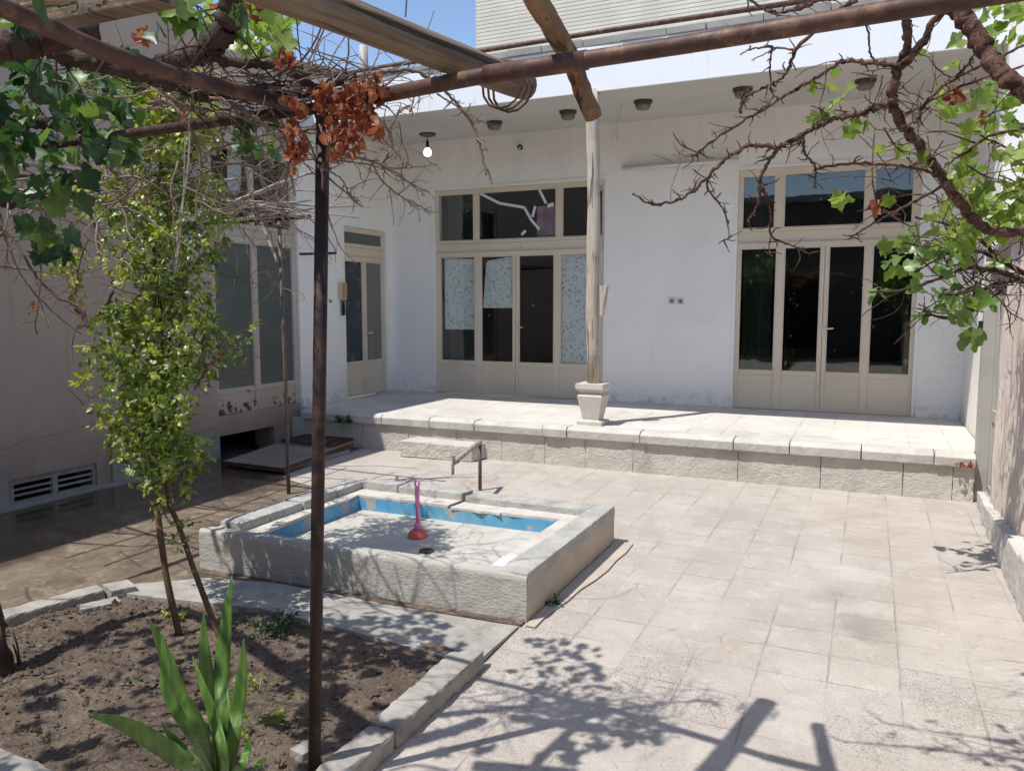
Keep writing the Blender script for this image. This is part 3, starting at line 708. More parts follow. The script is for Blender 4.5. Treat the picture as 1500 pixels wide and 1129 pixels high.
O = thing('opposite_house', (-2.5,-7.6,0), 'dark brick house across the yard, seen only as a reflection in the panes', 'house')
MB().box(-8, 3, -10, -7.45, 0, 5.0).build('wall', mottled('dark_brick', (.10,.10,.08), (.14,.135,.11), 2, 40), O)
MB().box(-4.5, -1.5, -7.44, -7.40, .3, 2.6).build('window', m_dark, O)
MB().box(-8.2, 3.2, -10, -7.2, 5.001, 5.2).build('roof_edge', m_plinth, O)

# ------------------------------------------------------------------ right boundary wall and gate
BW = thing('boundary_wall', (1,4,0), 'combed plaster garden wall at right edge with thin stone cap', 'wall')
nw = 420; nz = 60; vs = []; fs = []
def wall_top(y): return 2.02+max(0, (7.5-y))*.115 if y > 5 else 2.31
for i in range(nw+1):
    y = lerp(6.86, -7.3, (i/nw)**2.2)
    for j in range(nz+1):
        z = lerp(0, wall_top(y), j/nz); q = Vector((0, y*3.2+z*.5, z*.35))
        q2 = Vector((3, y*17+z*1.6, z*1.1)); q3 = Vector((7, y*38+z*2.5, z*2.6))
        x = .93+.012*noise.noise(q)-.030*abs(noise.noise(q2))-.011*noise.noise(q3)-.03*(1-j/nz)
        vs.append((x, y, z))
for i in range(nw):
    for j in range(nz):
        a = i*(nz+1)+j; fs.append((a, a+1, a+nz+2, a+nz+1))
k = len(vs); 
for i in range(nw+1):
    y = lerp(6.86, -7.3, (i/nw)**2.2); vs += [(1.2, y, 0), (1.2, y, wall_top(y))]
for i in range(nw):
    a = k+2*i; t0 = i*(nz+1)+nz; t1 = (i+1)*(nz+1)+nz
    fs += [(a, a+2, a+3, a+1), (t0, a+1, a+3, t1)]
fs.append(tuple(range(nz+1))[::-1]+(k, k+1))
BW_o = MB().add(vs, fs); BW_o.build('plaster', m_plaster, BW, smooth=False, fix=True)
cpw = MB(); y = 7.66
while y > -7:
    y2 = y-rnd(.35,.6); cpw.add([(.86+rnd(-.01,.01),y2+.003,wall_top(y2)+.003),(1.25,y2+.003,wall_top(y2)+.003),(1.25,y-.003,wall_top(y)+.003),(.86,y-.003,wall_top(y)+.003)]+[(.86,y2+.003,wall_top(y2)+.05),(1.25,y2+.003,wall_top(y2)+.05),(1.25,y-.003,wall_top(y)+.05),(.86,y-.003,wall_top(y)+.05)],
      [(0,3,2,1),(4,5,6,7),(0,1,5,4),(1,2,6,5),(2,3,7,6),(3,0,4,7)]); y = y2
cpw.build('cap', m_plinth, BW, fix=True, bevel=.006, rough=(.05,.008))
pk = MB(); y = 7.42; i = 0
for (y0, y1, xi, zt) in ((7.42,6.95,.87,.13),(6.945,6.5,.845,.16),(6.495,6.05,.835,.19),(6.045,5.55,.82,.22),(5.545,5.0,.81,.26),(4.995,4.3,.80,.30),(4.295,3.4,.79,.33),(3.395,2,.785,.35),(1.995,-2,.78,.36)):
    pk.box(xi, .93, y1, y0, 0, zt)
pk.build('plinth', m_coping, BW, bevel=.012, rough=(.04,.008))
MB().box(1.0, 1.2, 6.87, 7.70, 1.86, 2.0).build('lintel', m_plaster, BW)
GT = thing('metal_gate', (.95,7.3,0), 'grey painted metal gate set in the right wall beside the terrace', 'gate')
f = MB(); f.box(.865, .96, 7.60, 7.70, .0, 1.95); f.box(.96, 1.0, 6.87, 6.93, .10, 1.855); f.box(.955, .995, 6.93, 7.60, .10, .16); f.box(.955, .995, 6.93, 7.60, .70, .80); f.box(.955, .995, 6.93, 7.60, 1.78, 1.855); f.box(.957, .995, 7.54, 7.60, .16, 1.78)
f.build('frame', m_gate, GT, bevel=.004)
MB().box(.972, .985, 6.93, 7.54, .16, .70).build('panel', m_gate, GT); MB().box(.972, .985, 6.93, 7.54, .80, 1.78).build('panel', m_gate, GT)
MB().box(.835, .864, 7.62, 7.68, 1.47, 1.53).build('latch', m_black, GT)
f = MB(); f.box(.95, 1.2, 6.87, 7.70, 0, .10); f.build('threshold', m_coping, GT)

# ------------------------------------------------------------------ column
CO = thing('wooden_column', (-2.62,7.84,.42), 'weathered round timber column on a flared white pedestal at terrace edge', 'column')
def frustum(mb, c, levels):
    for (a, z0), (b, z1) in zip(levels, levels[1:]):
        x, y = c; mb.add([(x-a,y-a,z0),(x+a,y-a,z0),(x+a,y+a,z0),(x-a,y+a,z0),(x-b,y-b,z1),(x+b,y-b,z1),(x+b,y+b,z1),(x-b,y+b,z1)],
              [(0,1,5,4),(1,2,6,5),(2,3,7,6),(3,0,4,7)])
    (a, z), x, y = levels[0], c[0], c[1]; mb.add([(x-a,y-a,z),(x+a,y-a,z),(x+a,y+a,z),(x-a,y+a,z)], [(3,2,1,0)])
    (a, z) = levels[-1]; mb.add([(x-a,y-a,z),(x+a,y-a,z),(x+a,y+a,z),(x-a,y+a,z)], [(0,1,2,3)])
p = MB(); frustum(p, (-2.62,7.84), [(.135,.419),(.135,.455),(.085,.47),(.135,.72),(.105,.755),(.15,.80),(.15,.85)])
p.build('pedestal', m_ped, CO)
p = MB(); zz = [.851,1.2,1.6,2.0,2.35,2.7,3.1,3.5,3.84]
p.tube([(-2.62+.0,7.84,z) if z < .9 else (-2.62-.012*(z-.85)+.012*math.sin(z*3), 7.84+.01*math.sin(z*2), z) for z in zz], [.068,.066,.069,.065,.072,.065,.066,.067,.065], 14, True, .03)
p.build('post', m_col, CO, smooth=True)
p = MB(); p.add([(-2.545,7.80,1.55),(-2.52,7.80,1.55),(-2.52,7.86,1.55),(-2.545,7.86,1.55),(-2.55,7.79,1.86),(-2.47,7.79,1.86),(-2.47,7.87,1.86),(-2.55,7.87,1.86)], [(0,3,2,1),(4,5,6,7),(0,1,5,4),(1,2,6,5),(2,3,7,6),(3,0,4,7)])
p.build('wedge', m_col, CO, bevel=.006)

# ------------------------------------------------------------------ pool
PO = thing('garden_pool', (-2.67,4.4,0), 'low rectangular stone pool with dry cement floor and blue painted inner walls', 'pool')
X0, X1, Y0a, Y0b, Y1 = -3.78, -1.57, 3.57, 3.645, 5.185
def fy(x): return lerp(Y0a, Y0b, (x-X0)/(X1-X0))
ZR = .268
ix0, ix1, iy0, iy1 = -3.50, -1.87, 3.82, 4.875
fi = MB(); fi.add([(X0+.2,fy(X0)+.113,.05),(X1-.2,fy(X1)+.113,.05),(X1-.2,fy(X1)+.113,ZR-.022),(X0+.2,fy(X0)+.113,ZR-.022)], [(3,2,1,0)]); fi.build('inner_front_wall', m_poolfloor, PO)
# front wall: rough tooled face
n = 60; vs = []; fs = []; nz = 12
fw_ = MB()
for i in range(n+1):
    x = lerp(X0, X1, i/n)
    for j in range(nz+1):
        z = lerp(0, ZR-.006, j/nz); q = Vector((x*9, 0, z*14))
        vs.append((x, fy(x)-.004+.0045*noise.noise(q)+(.012 if j == nz else 0), z+(.004*noise.noise(Vector((x*6,3,0))) if j == nz else 0)))
top = []
for i in range(n+1):
    x = lerp(X0, X1, i/n); vs.append((x, fy(x)+.115, ZR-.02))
for i in range(n):
    for j in range(nz):
        a = i*(nz+1)+j; fs.append((a, a+nz+1, a+nz+2, a+1))
    a = i*(nz+1)+nz; b = (n+1)*(nz+1)+i; fs.append((a, a+nz+1, b+1, b))
fw_.add(vs, fs)
fw_.build('front_wall', m_poolstone, PO, smooth=True)
s = MB(); s.box(X1-.04, X1, fy(X1)+.002, Y1, 0, ZR-.03); s.build('side_wall', m_poolside, PO)
s = MB(); s.box(X0, X0+.04, fy(X0)+.002, Y1, 0, ZR-.03); s.box(X0+.041, X1-.041, Y1-.04, Y1, 0, ZR-.03); s.build('outer_wall', m_poolstone, PO)
cpb = MB()
# right cap, back caps (cracked apart), left caps
cpb.prism([(-1.745,3.80),(-1.735,fy(X1)+.001),(X1+.004,fy(X1)+.001),(X1+.004,Y1+.004),(-1.71,Y1+.004),(-1.715,4.4)], .195, ZR)
cpb.prism([(-2.665,5.03),(-1.716,5.02),(-1.716,Y1),(-2.64,Y1)], .195, ZR-.006)
cpb.prism([(-3.26,5.05),(-2.70,5.045),(-2.675,Y1),(-3.25,Y1)], .195, ZR+.006)
cpb.prism([(-3.60,5.06),(-3.27,5.055),(-3.26,Y1),(-3.60,Y1)], .195, ZR+.012)
ly = [3.74,4.02,4.35,4.75,5.185]
for a, b in zip(ly, ly[1:]): cpb.prism([(X0-.004,a+.004),(-3.60+rnd(-.01,.01),a+.004),(-3.605,b-.004),(X0-.004,b-.004)], .195, ZR+.006+rnd(-.006,.006))
cpb.build('rim', m_pooltop, PO, bevel=.010, rough=(.03,.0032))
lg = MB()
def rough_edge(a, b, n, amp):
    return [(lerp(a[0],b[0],i/n)+rnd(-amp,amp), lerp(a[1],b[1],i/n)+rnd(-amp,amp)) for i in range(n+1)]
lg.prism(rough_edge((-3.52,4.885),(-2.74,4.875),8,.014)+[(-2.71,5.06),(-3.62,5.06)], .198, .218)
lg.prism(rough_edge((-2.70,4.865),(-2.31,4.865),5,.012)+[(-2.31,5.05),(-2.68,5.05)], .195, .212)
lg.prism(rough_edge((-2.305,4.875),(-1.85,4.88),5,.012)+[(-1.70,5.05),(-2.305,5.05)], .196, .215)
lg.prism([(-1.875,3.765),(-1.73,3.765),(-1.71,5.045),(-1.86,4.875)], .196, .214)
lg.prism(rough_edge((-3.51,4.88),(-3.48,3.71),8,.012)+[(-3.62,3.70),(-3.62,5.05)][0:], .197, .216)
lg.build('ledge', m_ledge, PO, fix=True, rough=(.03,.0022))
bl = MB()
bl.box(ix0-.015, ix0, 3.70, iy1, .09, .194); bl.box(ix0, ix1, iy1, iy1+.015, .09, .194); bl.box(ix1, ix1+.015, 3.70, iy1, .09, .194)
bl.build('blue_lining', m_blue, PO)
fl = MB(); vs = []; fs = []; nn = 30
for j in range(nn+1):
    for i in range(nn+1):
        x = lerp(ix0-.01, ix1+.01, i/nn); y = lerp(3.66, iy1+.005, j/nn); vs.append((x, y, .105+.012*(1-j/nn)*0+.005*noise.noise(Vector((x*2.4,y*2.4,1)))))
for j in range(nn):
    for i in range(nn):
        a = j*(nn+1)+i; fs.append((a, a+1, a+nn+2, a+nn+1))
fl.add(vs, fs); fl.build('basin_floor', m_poolfloor, PO, smooth=True)
dr = MB(); dc = G(625, 806, .112)
dr.lathe((dc.x,dc.y,.108), [(.048,0),(.048,.006),(.04,.010),(.012,.010)], 20)
for a in range(8):
    th = a*math.pi/4; dr.box(dc.x+.027*math.cos(th)-.004, dc.x+.027*math.cos(th)+.004, dc.y+.027*math.sin(th)-.004, dc.y+.027*math.sin(th)+.004, .118, .1195)
dr.build('drain', m_pipe, PO)
pg = thing('plunger', G(612, 786, .107), 'pink handled plunger with coral rubber cup standing in the dry pool', 'plunger')
c = G(612, 786, .107); c = (c.x, c.y, .107); m_pink = plain('pink_plastic', (.90,.27,.52), .4); m_coral = plain('coral_rubber', (.66,.13,.10), .45)
MB().lathe(c, [(.070,0),(.072,.006),(.066,.014),(.06,.035),(.045,.048),(.024,.054),(.022,.085),(.017,.09)], 28).build('cup', m_coral, pg, smooth=True)
h = MB(); h.lathe(c, [(.026,.0545),(.024,.092),(.018,.098)], 20); h.lathe(c, [(.0125,.098),(.013,.2),(.016,.28),(.0175,.33),(.012,.345)], 16)
ring = [(c[0]+.016*math.cos(a)*1.0, c[1], c[2]+.365+.026*math.sin(a)) for a in [2*math.pi*i/14 for i in range(15)]]
h.tube(ring, .007, 8); h.build('handle', m_pink, pg, smooth=True)
ps = MB(); q = [(-1.80,3.86),(-1.755,3.86),(-1.752,4.05),(-1.835,4.04),(-1.86,3.95)]
q = [(-1.86,3.80),(-1.76,3.845),(-1.758,4.03),(-1.868,4.0)]
ps.prism(q, .2150, [.219,.222,.224,.218]); tag(ps.build('paper_scrap', plain('white_paper', (.78,.77,.73), .7)), 'small white scrap of paper lying on the front right ledge of the pool', 'paper')
# tap
tpz = .425
TA = thing('water_tap', (-3.14,6.22,0), 'garden tap on a bent grey pipe reaching toward the pool', 'tap')
a = V(-3.142,6.22,0); e = V(-2.90,5.25,tpz-.005)
MB().tube([a, V(-3.142,6.22,tpz)], .017, 10).build('standpipe', m_thin, TA, smooth=True)
MB().tube([V(-3.142,6.235,tpz+.012), V(-3.142,6.20,tpz+.012), V(-2.96,5.46,tpz+.008)], .021, 10).build('pipe', m_brass, TA, smooth=True)
tp_ = MB(); d = (V(-2.90,5.25,tpz)-V(-2.96,5.46,tpz)).normalized(); b0 = V(-2.96,5.46,tpz+.005)
tp_.tube([b0, b0+d*.05], .026, 8); tp_.tube([b0+d*.05, b0+d*.14], .018, 8); q = b0+d*.13
tp_.tube([q, q+V(0,0,.05)], .015, 8); tp_.tube([q+d*.01, q+d*.035-V(0,0,.02), q+d*.04-V(0,0,.085)], [.014,.013,.011], 8)
tp_.build('faucet', m_brass, TA, smooth=True)
MB().tube([q+V(0,0,.055), q+V(0,0,.06)+d*.05-RT*.02, q+V(0,0,.062)+d*.07-RT*.06], .008, 6).build('lever', m_metal, TA)

# ------------------------------------------------------------------ cellar hatch
HA = thing('cellar_hatch', (-5.7,6.7,0), 'flat sheet metal hatch lying in front of the cellar opening', 'hatch')
m_sheet = mottled('worn_sheet_metal', (.30,.27,.24), (.24,.21,.185), 2, 60, .2, .003, .55, (.15,.09,.06), 4, .4, .4, .2)
MB().add([(-5.95,5.98,.075),(-5.19,5.96,.075),(-5.30,7.30,.11),(-6.12,7.30,.11),(-5.95,5.98,.083),(-5.19,5.96,.083),(-5.30,7.30,.118),(-6.12,7.30,.118)], [(0,3,2,1),(4,5,6,7),(0,1,5,4),(1,2,6,5),(2,3,7,6),(3,0,4,7)]).build('plate', m_sheet, HA)
f = MB(); f.tube([(-5.21,5.99,.05),(-5.32,7.30,.085)], .022, 4); f.tube([(-5.93,6.0,.05),(-5.21,5.98,.05)], .022, 4); f.build('frame', m_pipe, HA)
f = MB(); f.box(-5.34, -5.28, 6.1, 7.2, .004, .05); f.box(-5.95,-5.88,6.1,7.2,.004,.05); f.build('foot', m_plinth, HA)
GL = thing('floor_grating', (-5.7,7.2,.12), 'rusty iron grating lying on the far end of the hatch plate', 'grating')
f = MB()
for i in range(8): y = 6.93+i*.055; f.box(-6.02+.02*i*0, -5.33, y, y+.022, .128, .155)
f.box(-6.02, -5.99, 6.90, 7.36, .121, .1275); f.box(-5.36, -5.33, 6.90, 7.36, .121, .1275); f.box(-5.70, -5.67, 6.90, 7.36, .121, .1275)
f.build('bars', m_pipe, GL)

# ------------------------------------------------------------------ fittings on the house
m_bulb = NT('lit_bulb'); bb = m_bulb.b; bb.inputs['Emission Color'].default_value = (1,.96,.9,1); bb.inputs['Emission Strength'].default_value = 1.6; m_bulb = m_bulb.done((.9,.9,.88), .3)
def zceil(y): return lerp(3.83, 3.955, (y-YE)/(YF-YE))
def ceiling_lamp(u, v, label, first=None):
    p = G(u, v, 3.88); p.y = min(max(p.y, 7.95), 9.6); p.z = zceil(p.y)
    if first:
        o = copy_tree(first); o.location = p; o['label'] = label; return o
    L = thing('ceiling_lamp', p, label, 'ceiling lamp', 'ceiling lamps under the eave')
    MB().lathe(p, [(.085,-.035),(.10,-.03),(.10,.004)], 20).build('rim', m_lamprim, L, smooth=False)
    MB().lathe(p, [(.02,-.105),(.06,-.098),(.082,-.075),(.086,-.036)], 20).build('shade', m_lampglass, L, smooth=True)
    return L
l0 = ceiling_lamp(724, 180, 'dusty round ceiling lamp between the hanging bulb and the timber column')
ceiling_lamp(832, 163, 'dusty round ceiling lamp just left of the timber column top', l0)
ceiling_lamp(942, 147, 'dusty round ceiling lamp first to the right of the timber column', l0)
ceiling_lamp(1088, 128, 'dusty round ceiling lamp hidden behind the bare vine branch tips', l0)
ceiling_lamp(1268, 118, 'dusty round ceiling lamp nearest the right end of the eave', l0)
p = G(626, 197, 3.9); p.z = zceil(p.y)
BL = thing('pendant_bulb', p, 'bare white bulb hanging from a dark ceiling disc at left end of the eave', 'lamp')
MB().lathe(p, [(.10,-.03),(.11,-.02),(.11,.003)], 20).build('ceiling_disc', m_lamprim, BL)
MB().tube([p+V(0,0,-.03), p+V(0,0,-.14)], .006, 6).tube([p+V(0,0,-.10), p+V(0,0,-.19)], .022, 8).build('socket', m_black, BL)
MB().lathe(p+V(0,0,-.30), [(.004,0),(.035,.008),(.054,.035),(.055,.065),(.04,.095),(.02,.115)], 18).build('bulb', m_bulb, BL, smooth=True)
TL = thing('tube_light', (-2.2,9.8,3.4), 'long unlit fluorescent tube fitting above the right glazed door', 'lamp')
MB().box(-2.93, -1.50, 9.79, 9.849, 3.385, 3.425).build('casing', plain('cream_casing', (.62,.60,.55), .5), TL)
MB().tube([(-2.90,9.77,3.375),(-1.53,9.77,3.375)], .018, 8).build('tube', plain('tube_glass', (.75,.74,.70), .3), TL, smooth=True)
wr = MB(); wr.tube(smooth_path([P(912,152,8.6), V(-3.0,9.84,3.75), V(-2.5,9.845,3.52), V(-2.3,9.845,3.43)]), .004, 4); tag(wr.build('cable', m_gate), 'thin cable drooping along the white wall above the tube light', 'cable')
def socket(x, z, label, first=None):
    if first: o = copy_tree(first); o.location = (x, 9.849, z); o['label'] = label; return o
    S = thing('wall_socket', (x,9.849,z), label, 'socket', 'sockets on the white wall')
    MB().box(x-.04, x+.04, 9.838, 9.849, z-.04, z+.04).build('cover', plain('socket_plastic', (.6,.59,.55), .5), S, bevel=.003)
    MB().tube([(x,9.838,z),(x,9.834,z)], .024, 12).build('insert', plain('socket_insert', (.18,.17,.16), .5), S)
    return S
s0 = socket(-2.27, 1.72, 'left of the two small sockets on the white wall between the doors')
socket(-2.16, 1.715, 'right of the two small sockets on the white wall between the doors', s0)
k = V(-4.35,9.849,3.765); HK = thing('wall_outlet', k, 'small round black lamp outlet high on the wall above the left glazed door', 'outlet')
MB().tube([k, k+V(0,-.03,0)], .035, 14).build('ring', m_black, HK); MB().tube([k+V(.01,-.03,0), k+V(.012,-.06,-.03)], .012, 8).build('hook', m_metal, HK)
mk = V(-4.37,9.848,3.50)
m_ip = plain('intercom_plastic', (.62,.50,.34), .5)
IC = thing('intercom', (-6.4,8.60,1.85), 'beige intercom handset with coiled black cord beside the side door', 'intercom')
MB().box(-6.399, -6.345, 8.535, 8.665, 1.74, 1.965).build('base', m_ip, IC, bevel=.006)
MB().box(-6.344, -6.315, 8.57, 8.63, 1.755, 1.95).build('handset', plain('intercom_handset', (.45,.28,.13), .5), IC, bevel=.012)
cc = [(-6.36+.016*math.cos(i*.9), 8.60+.028*math.sin(i*.9), 1.735-.0024*i*1.0-.012*math.sin(i*.06)) for i in range(90)]
MB().tube(cc, .006, 5).build('cord', m_black, IC)
tag(MB().tube([(-6.4,8.36,1.72),(-6.372,8.36,1.72)], .02, 10).build('bell_push', m_plinth), 'small grey bell push on the white wall left of the intercom', 'bell push')

# ------------------------------------------------------------------ pergola
PG = thing('pergola', (-1.70,2.07,0), 'rusty steel pergola with brown post and crossbars over the flower bed', 'pergola')
ZP = 2.255
ptop = G(473, 157, ZP); pbase = V(-1.698,2.07,0)
MB().tube([pbase, lerp(pbase, ptop, .5), ptop-V(0,0,.02)], .0215, 14).build('post', m_pole, PG, smooth=True)
xa = V(-3.7,2.06,ZP); xb = G(1385,3,ZP); xb2 = xb+(xb-G(720,109,ZP)).normalized()*.95
MB().tube([xa, ptop-V(.02,0,0)], .017, 12, True, .08).build('crossbar', m_bark_dark, PG, smooth=True)
MB().tube([ptop-V(.018,0,0), G(720,109,ZP), G(1000,66,ZP), xb, xb2], .0215, 14).build('crossbar', m_pipe, PG, smooth=True)
sl_ = MB(); g0, g1 = G(712,110,ZP), G(860,88,ZP); sl_.tube([g0, g1], .0245, 14); sl_.build('sleeve', m_pipe, PG, smooth=True)
lp = [G(440,157,ZP+.005), G(250,108,ZP), G(150,75,ZP), G(0,10,ZP)]; lp.append(lp[-1]+(lp[-1]-lp[-2])*3)
MB().tube([lp[0]-(lp[0]-lp[1]).normalized()*.03]+lp[1:], .0205, 12).build('crossbar', m_pipe, PG, smooth=True)
# short rear frame
TR = thing('trellis', (-4.61,5.38,0), 'thin grey trellis post carrying pale canes beside the left wing', 'trellis')
tb = G(423,724); tt = P(409,322,6.72)
MB().tube([tb, lerp(tb,tt,.45)+V(.006,0,0), tt], .0165, 10).build('post', m_thin, TR, smooth=True)
for f_ in (.37,.62,.72): q = lerp(tb,tt,f_); MB().tube([q-V(0,0,.02), q+V(0,0,.02)], .021, 10).build('pipe_joint', m_thin, TR)
zt = tt.z+.01
MB().tube([(-6.39,5.42,zt),(-4.3,5.38,zt)], .018, 8).build('rail', m_pole, TR); MB().tube([(-4.62,5.38,zt+.03),(-4.75,2.2,zt+.03)], .018, 8).build('rail', m_pole, TR)
MB().tube([tt-V(.0,0,.36)+V(.05,-.1,0), tt+V(-.2,.0,-.01)], .012, 6).build('brace', m_rod, TR)
for i, (a, b, r) in enumerate([((300,298,6.4),(524,303,6.9),.012),((290,290,6.2),(440,300,6.7),.011),((330,296,6.5),(525,318,6.8),.010),((320,302,6.6),(470,246,6.6),.016),((290,312,6.3),(455,292,6.7),.012),((300,270,6.3),(350,262,6.5),.018)]):
    pa = P(*a); pb = P(*b); n = 7
    MB().tube([lerp(pa,pb,k/n)+rdir()*.012 for k in range(n+1)], [lerp(r, r*.6, k/n) for k in range(n+1)], 6).build('cane', m_rod, TR, smooth=True)
for i in range(9):
    y = 2.4+i*.36; a_, b_ = V(-6.35,y+rnd(-.6,.6),zt+.05), V(rnd(-5.0,-4.3),y+rnd(-.6,.6),zt+.05)
    MB().tube([a_, lerp(a_,b_,.4)+rdir()*.09, lerp(a_,b_,.7)+rdir()*.09, b_], [.014,.013,.011,.008], 6).build('cane', m_rod, TR)
for i in range(5):
    x = -6.2+i*.36; a_, b_ = V(x+rnd(-.15,.15),2.3,zt+.075), V(x+rnd(-.15,.15),5.5,zt+.075)
    MB().tube([a_, lerp(a_,b_,.5)+rdir()*.15, b_], [.013,.012,.009], 6).build('cane', m_rod, TR)

tw = MB()
for _ in range(46):
    p_ = V(rnd(-6.2,-4.6), rnd(2.4,5.3), zt+rnd(.06,.12)); q_ = p_+V(rnd(-.5,.5), rnd(-.5,.5), 0); tw.tube([p_, lerp(p_,q_,.5)+V(rnd(-.08,.08),rnd(-.08,.08),.02), q_], [.005,.004,.002], 4)
tw.build('vine_twigs', m_twig, TR)
def log_thing(name, pts, rr, mat, label, cat, n=14, jit=.05, sub=4):
    o = MB().tube(smooth_path(pts, sub), [lerp(rr[0], rr[1], i/(sub*(len(pts)-1))) for i in range(sub*(len(pts)-1)+1)], n, True, jit).build(name, mat, smooth=True)
    return tag(o, label, cat)
e1 = G(770,127,2.33); e0 = G(440,-2,2.33); back = e0+(e0-e1)*.9
log_thing('wooden_beam', [back, e0, lerp(e0,e1,.5), e1], (.047,.043), m_beam, 'thick weathered timber beam lying over the rusty crossbar', 'beam', 14, .03)
wire = MB()
for k in range(3):
    q = lerp(e0, e1, .86+.03*k); 
    wire.tube([q+Vector((0.075*math.cos(a)*(e1-e0).normalized().y, -.075*math.cos(a)*(e1-e0).normalized().x, .07*math.sin(a)-.02)) for a in [i*.5 for i in range(14)]], .004, 4)
tag(wire.build('tie_wire', m_pipe), 'rusty wire wound round the end of the thick timber beam', 'wire')
q1 = G(870,172,2.20); q0 = G(785,-2,2.335)
log_thing('branch_log', [q0+(q0-G(838,92,2.33))*1.5, q0, G(812,45,2.335), G(838,92,2.325), G(852,130,2.27), q1], (.026,.027), m_log, 'knobbly peeled branch hanging over the crossbar by the column top', 'log', 12, .09)
# timber scraps on top of the left side
def plank(a, b, wd, th, mat, label):
    d = (b-a).normalized(); s_ = d.cross(V(0,0,1)).normalized()*wd/2; t_ = V(0,0,th)
    o = MB().add([a-s_, b-s_, b+s_, a+s_, a-s_+t_, b-s_+t_, b+s_+t_, a+s_+t_], [(0,3,2,1),(4,5,6,7),(0,1,5,4),(1,2,6,5),(2,3,7,6),(3,0,4,7)]).build('wooden_plank', mat, fix=True, bevel=.004)
    return tag(o, label, 'plank')
plank(G(34,16,2.30), G(150,-14,2.31), .035, .02, m_plank, 'pale sawn lath across the crossbar at the top left corner')
plank(G(60,44,2.34), G(250,6,2.38), .06, .03, m_beam, 'wide dark board above the old vine at top left')
rope = MB()
rope.tube(smooth_path([P(278,150,3.5), P(276,240,3.55), P(262,330,3.6), P(256,400,3.6)]), .004, 4); rope.tube(smooth_path([P(271,200,3.5), P(268,300,3.58), P(258,392,3.6)]), .003, 4)
tag(rope.build('string', m_rod), 'pale string hanging down in front of the leafy climbing shrub', 'string')
w2 = MB(); w2.tube([P(432,-5,2.2), P(437,60,2.25), P(446,120,2.3)], .0018, 4); w2.tube([P(596,-5,3), P(594,25,3)], .003, 4)
tag(w2.build('cable', m_black), 'thin black wire hanging against the sky over the pergola post', 'cable')

# ------------------------------------------------------------------ leaves and branches
OLDGRAPE = [(0,0),(.12,-.13),(.34,-.12),(.50,.06),(.38,.22),(.60,.34),(.60,.56),(.34,.58),(.27,.74),(.16,.86),(0,1.05)]
def lobed(n, ser):
    out = []
    for i in range(n):
        th = -math.pi/2+2*math.pi*i/n; r = .5*(1+.17*math.cos(5*(th-math.pi/2)))*(1+(ser if i % 2 else -ser))
        if i == 0: r = .30
        out.append((r*math.cos(th), .42+r*math.sin(th)*1.02))
    return out
GRAPE = lobed(30, .055); GRAPE_S = lobed(15, 0); CRISP = lobed(13, .12)
FIG = [(0,0),(.16,-.06),(.36,.08),(.46,.34),(.28,.44),(.26,.56),(.30,.78),(.14,.98),(0,1.05)]
FIG = FIG+[(-x, y) for x, y in reversed(FIG[1:-1])]
OVATE = [(0,0),(.26,.22),(.32,.5),(.19,.8),(0,1.05),(-.19,.8),(-.32,.5),(-.26,.22)]
def leaf(mb, p, tip, nrm, size, shape=GRAPE, fold=.25, droop=.2, crumple=0):
    t = tip.normalized(); n = (nrm-t*nrm.dot(t))
    n = n.normalized() if n.length > 1e-3 else t.orthogonal().normalized()
    s = t.cross(n); vs = []; k = len(shape)
    def pt(x, y):
        if crumple:
            a = x*3.2; b = y*1.3+.2*math.sin(9*x); x, zc = math.sin(a)/3.2, (1-math.cos(a))/3.2*1.6; y2 = math.sin(b)/1.3
            return p+(s*(x+rnd(-crumple,crumple)*.5)+t*y2+n*(zc+.3*(1-math.cos(b))+rnd(-crumple,crumple)))*size
        z = fold*abs(x)-droop*y*y + (rnd(-crumple,crumple) if crumple else .03*math.sin(7*x+5*y))
        return p+(s*x+t*y+n*z)*size
    vs = [pt(x, y) for x, y in shape]+[pt(0,.42)]
    mb.add(vs, [(i,(i+1)%k,k) for i in range(k)])
def inframe(p):
    q = p-CAM; w = q.dot(FW)
    if w < .1: return None
    return CX+F*q.dot(RT)/w, CY-F*q.dot(UP)/w
def wander(mb, p, d, length, r, jit=.35, droop=0., seg=None, n=5, spur=None, nodes=None):
    k = max(5, int(length/.05)) if seg is None else seg
    pts = [Vector(p)]; d = Vector(d).normalized(); bend = rdir()*.22
    for i in range(k):
        if random.random() < .3: bend = rdir()*.3
        d = (d+rdir()*jit*.45+bend+V(0,0,-droop)).normalized(); pts.append(pts[-1]+d*length/k*rnd(.6,1.4))
    mb.tube(pts, [lerp(r, r*.45, i/k)*rnd(.8,1.25) for i in range(k+1)], n, True, .12)
    if spur:
        for i in range(1, k):
            if random.random() < spur:
                sd = (rdir()+d*.6).normalized(); L = min(.12, length*rnd(.1,.35))
                wander(mb, pts[i], sd, L, max(.0011, r*.5), jit, droop, None, 4, None, nodes)
    if nodes is not None: nodes += [(q, d) for q in pts[1:]]
    return pts
def pix_branch(mb, pl, r0, r1, n=7, spur=.0, sub=4, nodes=None, slen=(.012,.06), knob=.2, sr=.0026):
    sub *= 2; spur *= .75
    if mb is globals().get('rv'): r0 *= .87; r1 *= .87
    pts = smooth_path([P(*q) for q in pl], sub); k = len(pts)-1
    pts = [q+rdir()*min(r0,.008)*.5 for q in pts]
    mb.tube(pts, [lerp(r0, r1, i/k)*rnd(.86,1.2) for i in range(k+1)], n, True, knob)
    for i in range(k):
        if random.random() < spur:
            d = (pts[i+1]-pts[i]).normalized(); wander(mb, pts[i], (rdir()+d*.5), rnd(*slen), sr*rnd(.7,1.2), .6, 0, None, 4, .2)
        if nodes is not None: nodes.append((pts[i], (pts[i+1]-pts[i]).normalized()))
    return pts
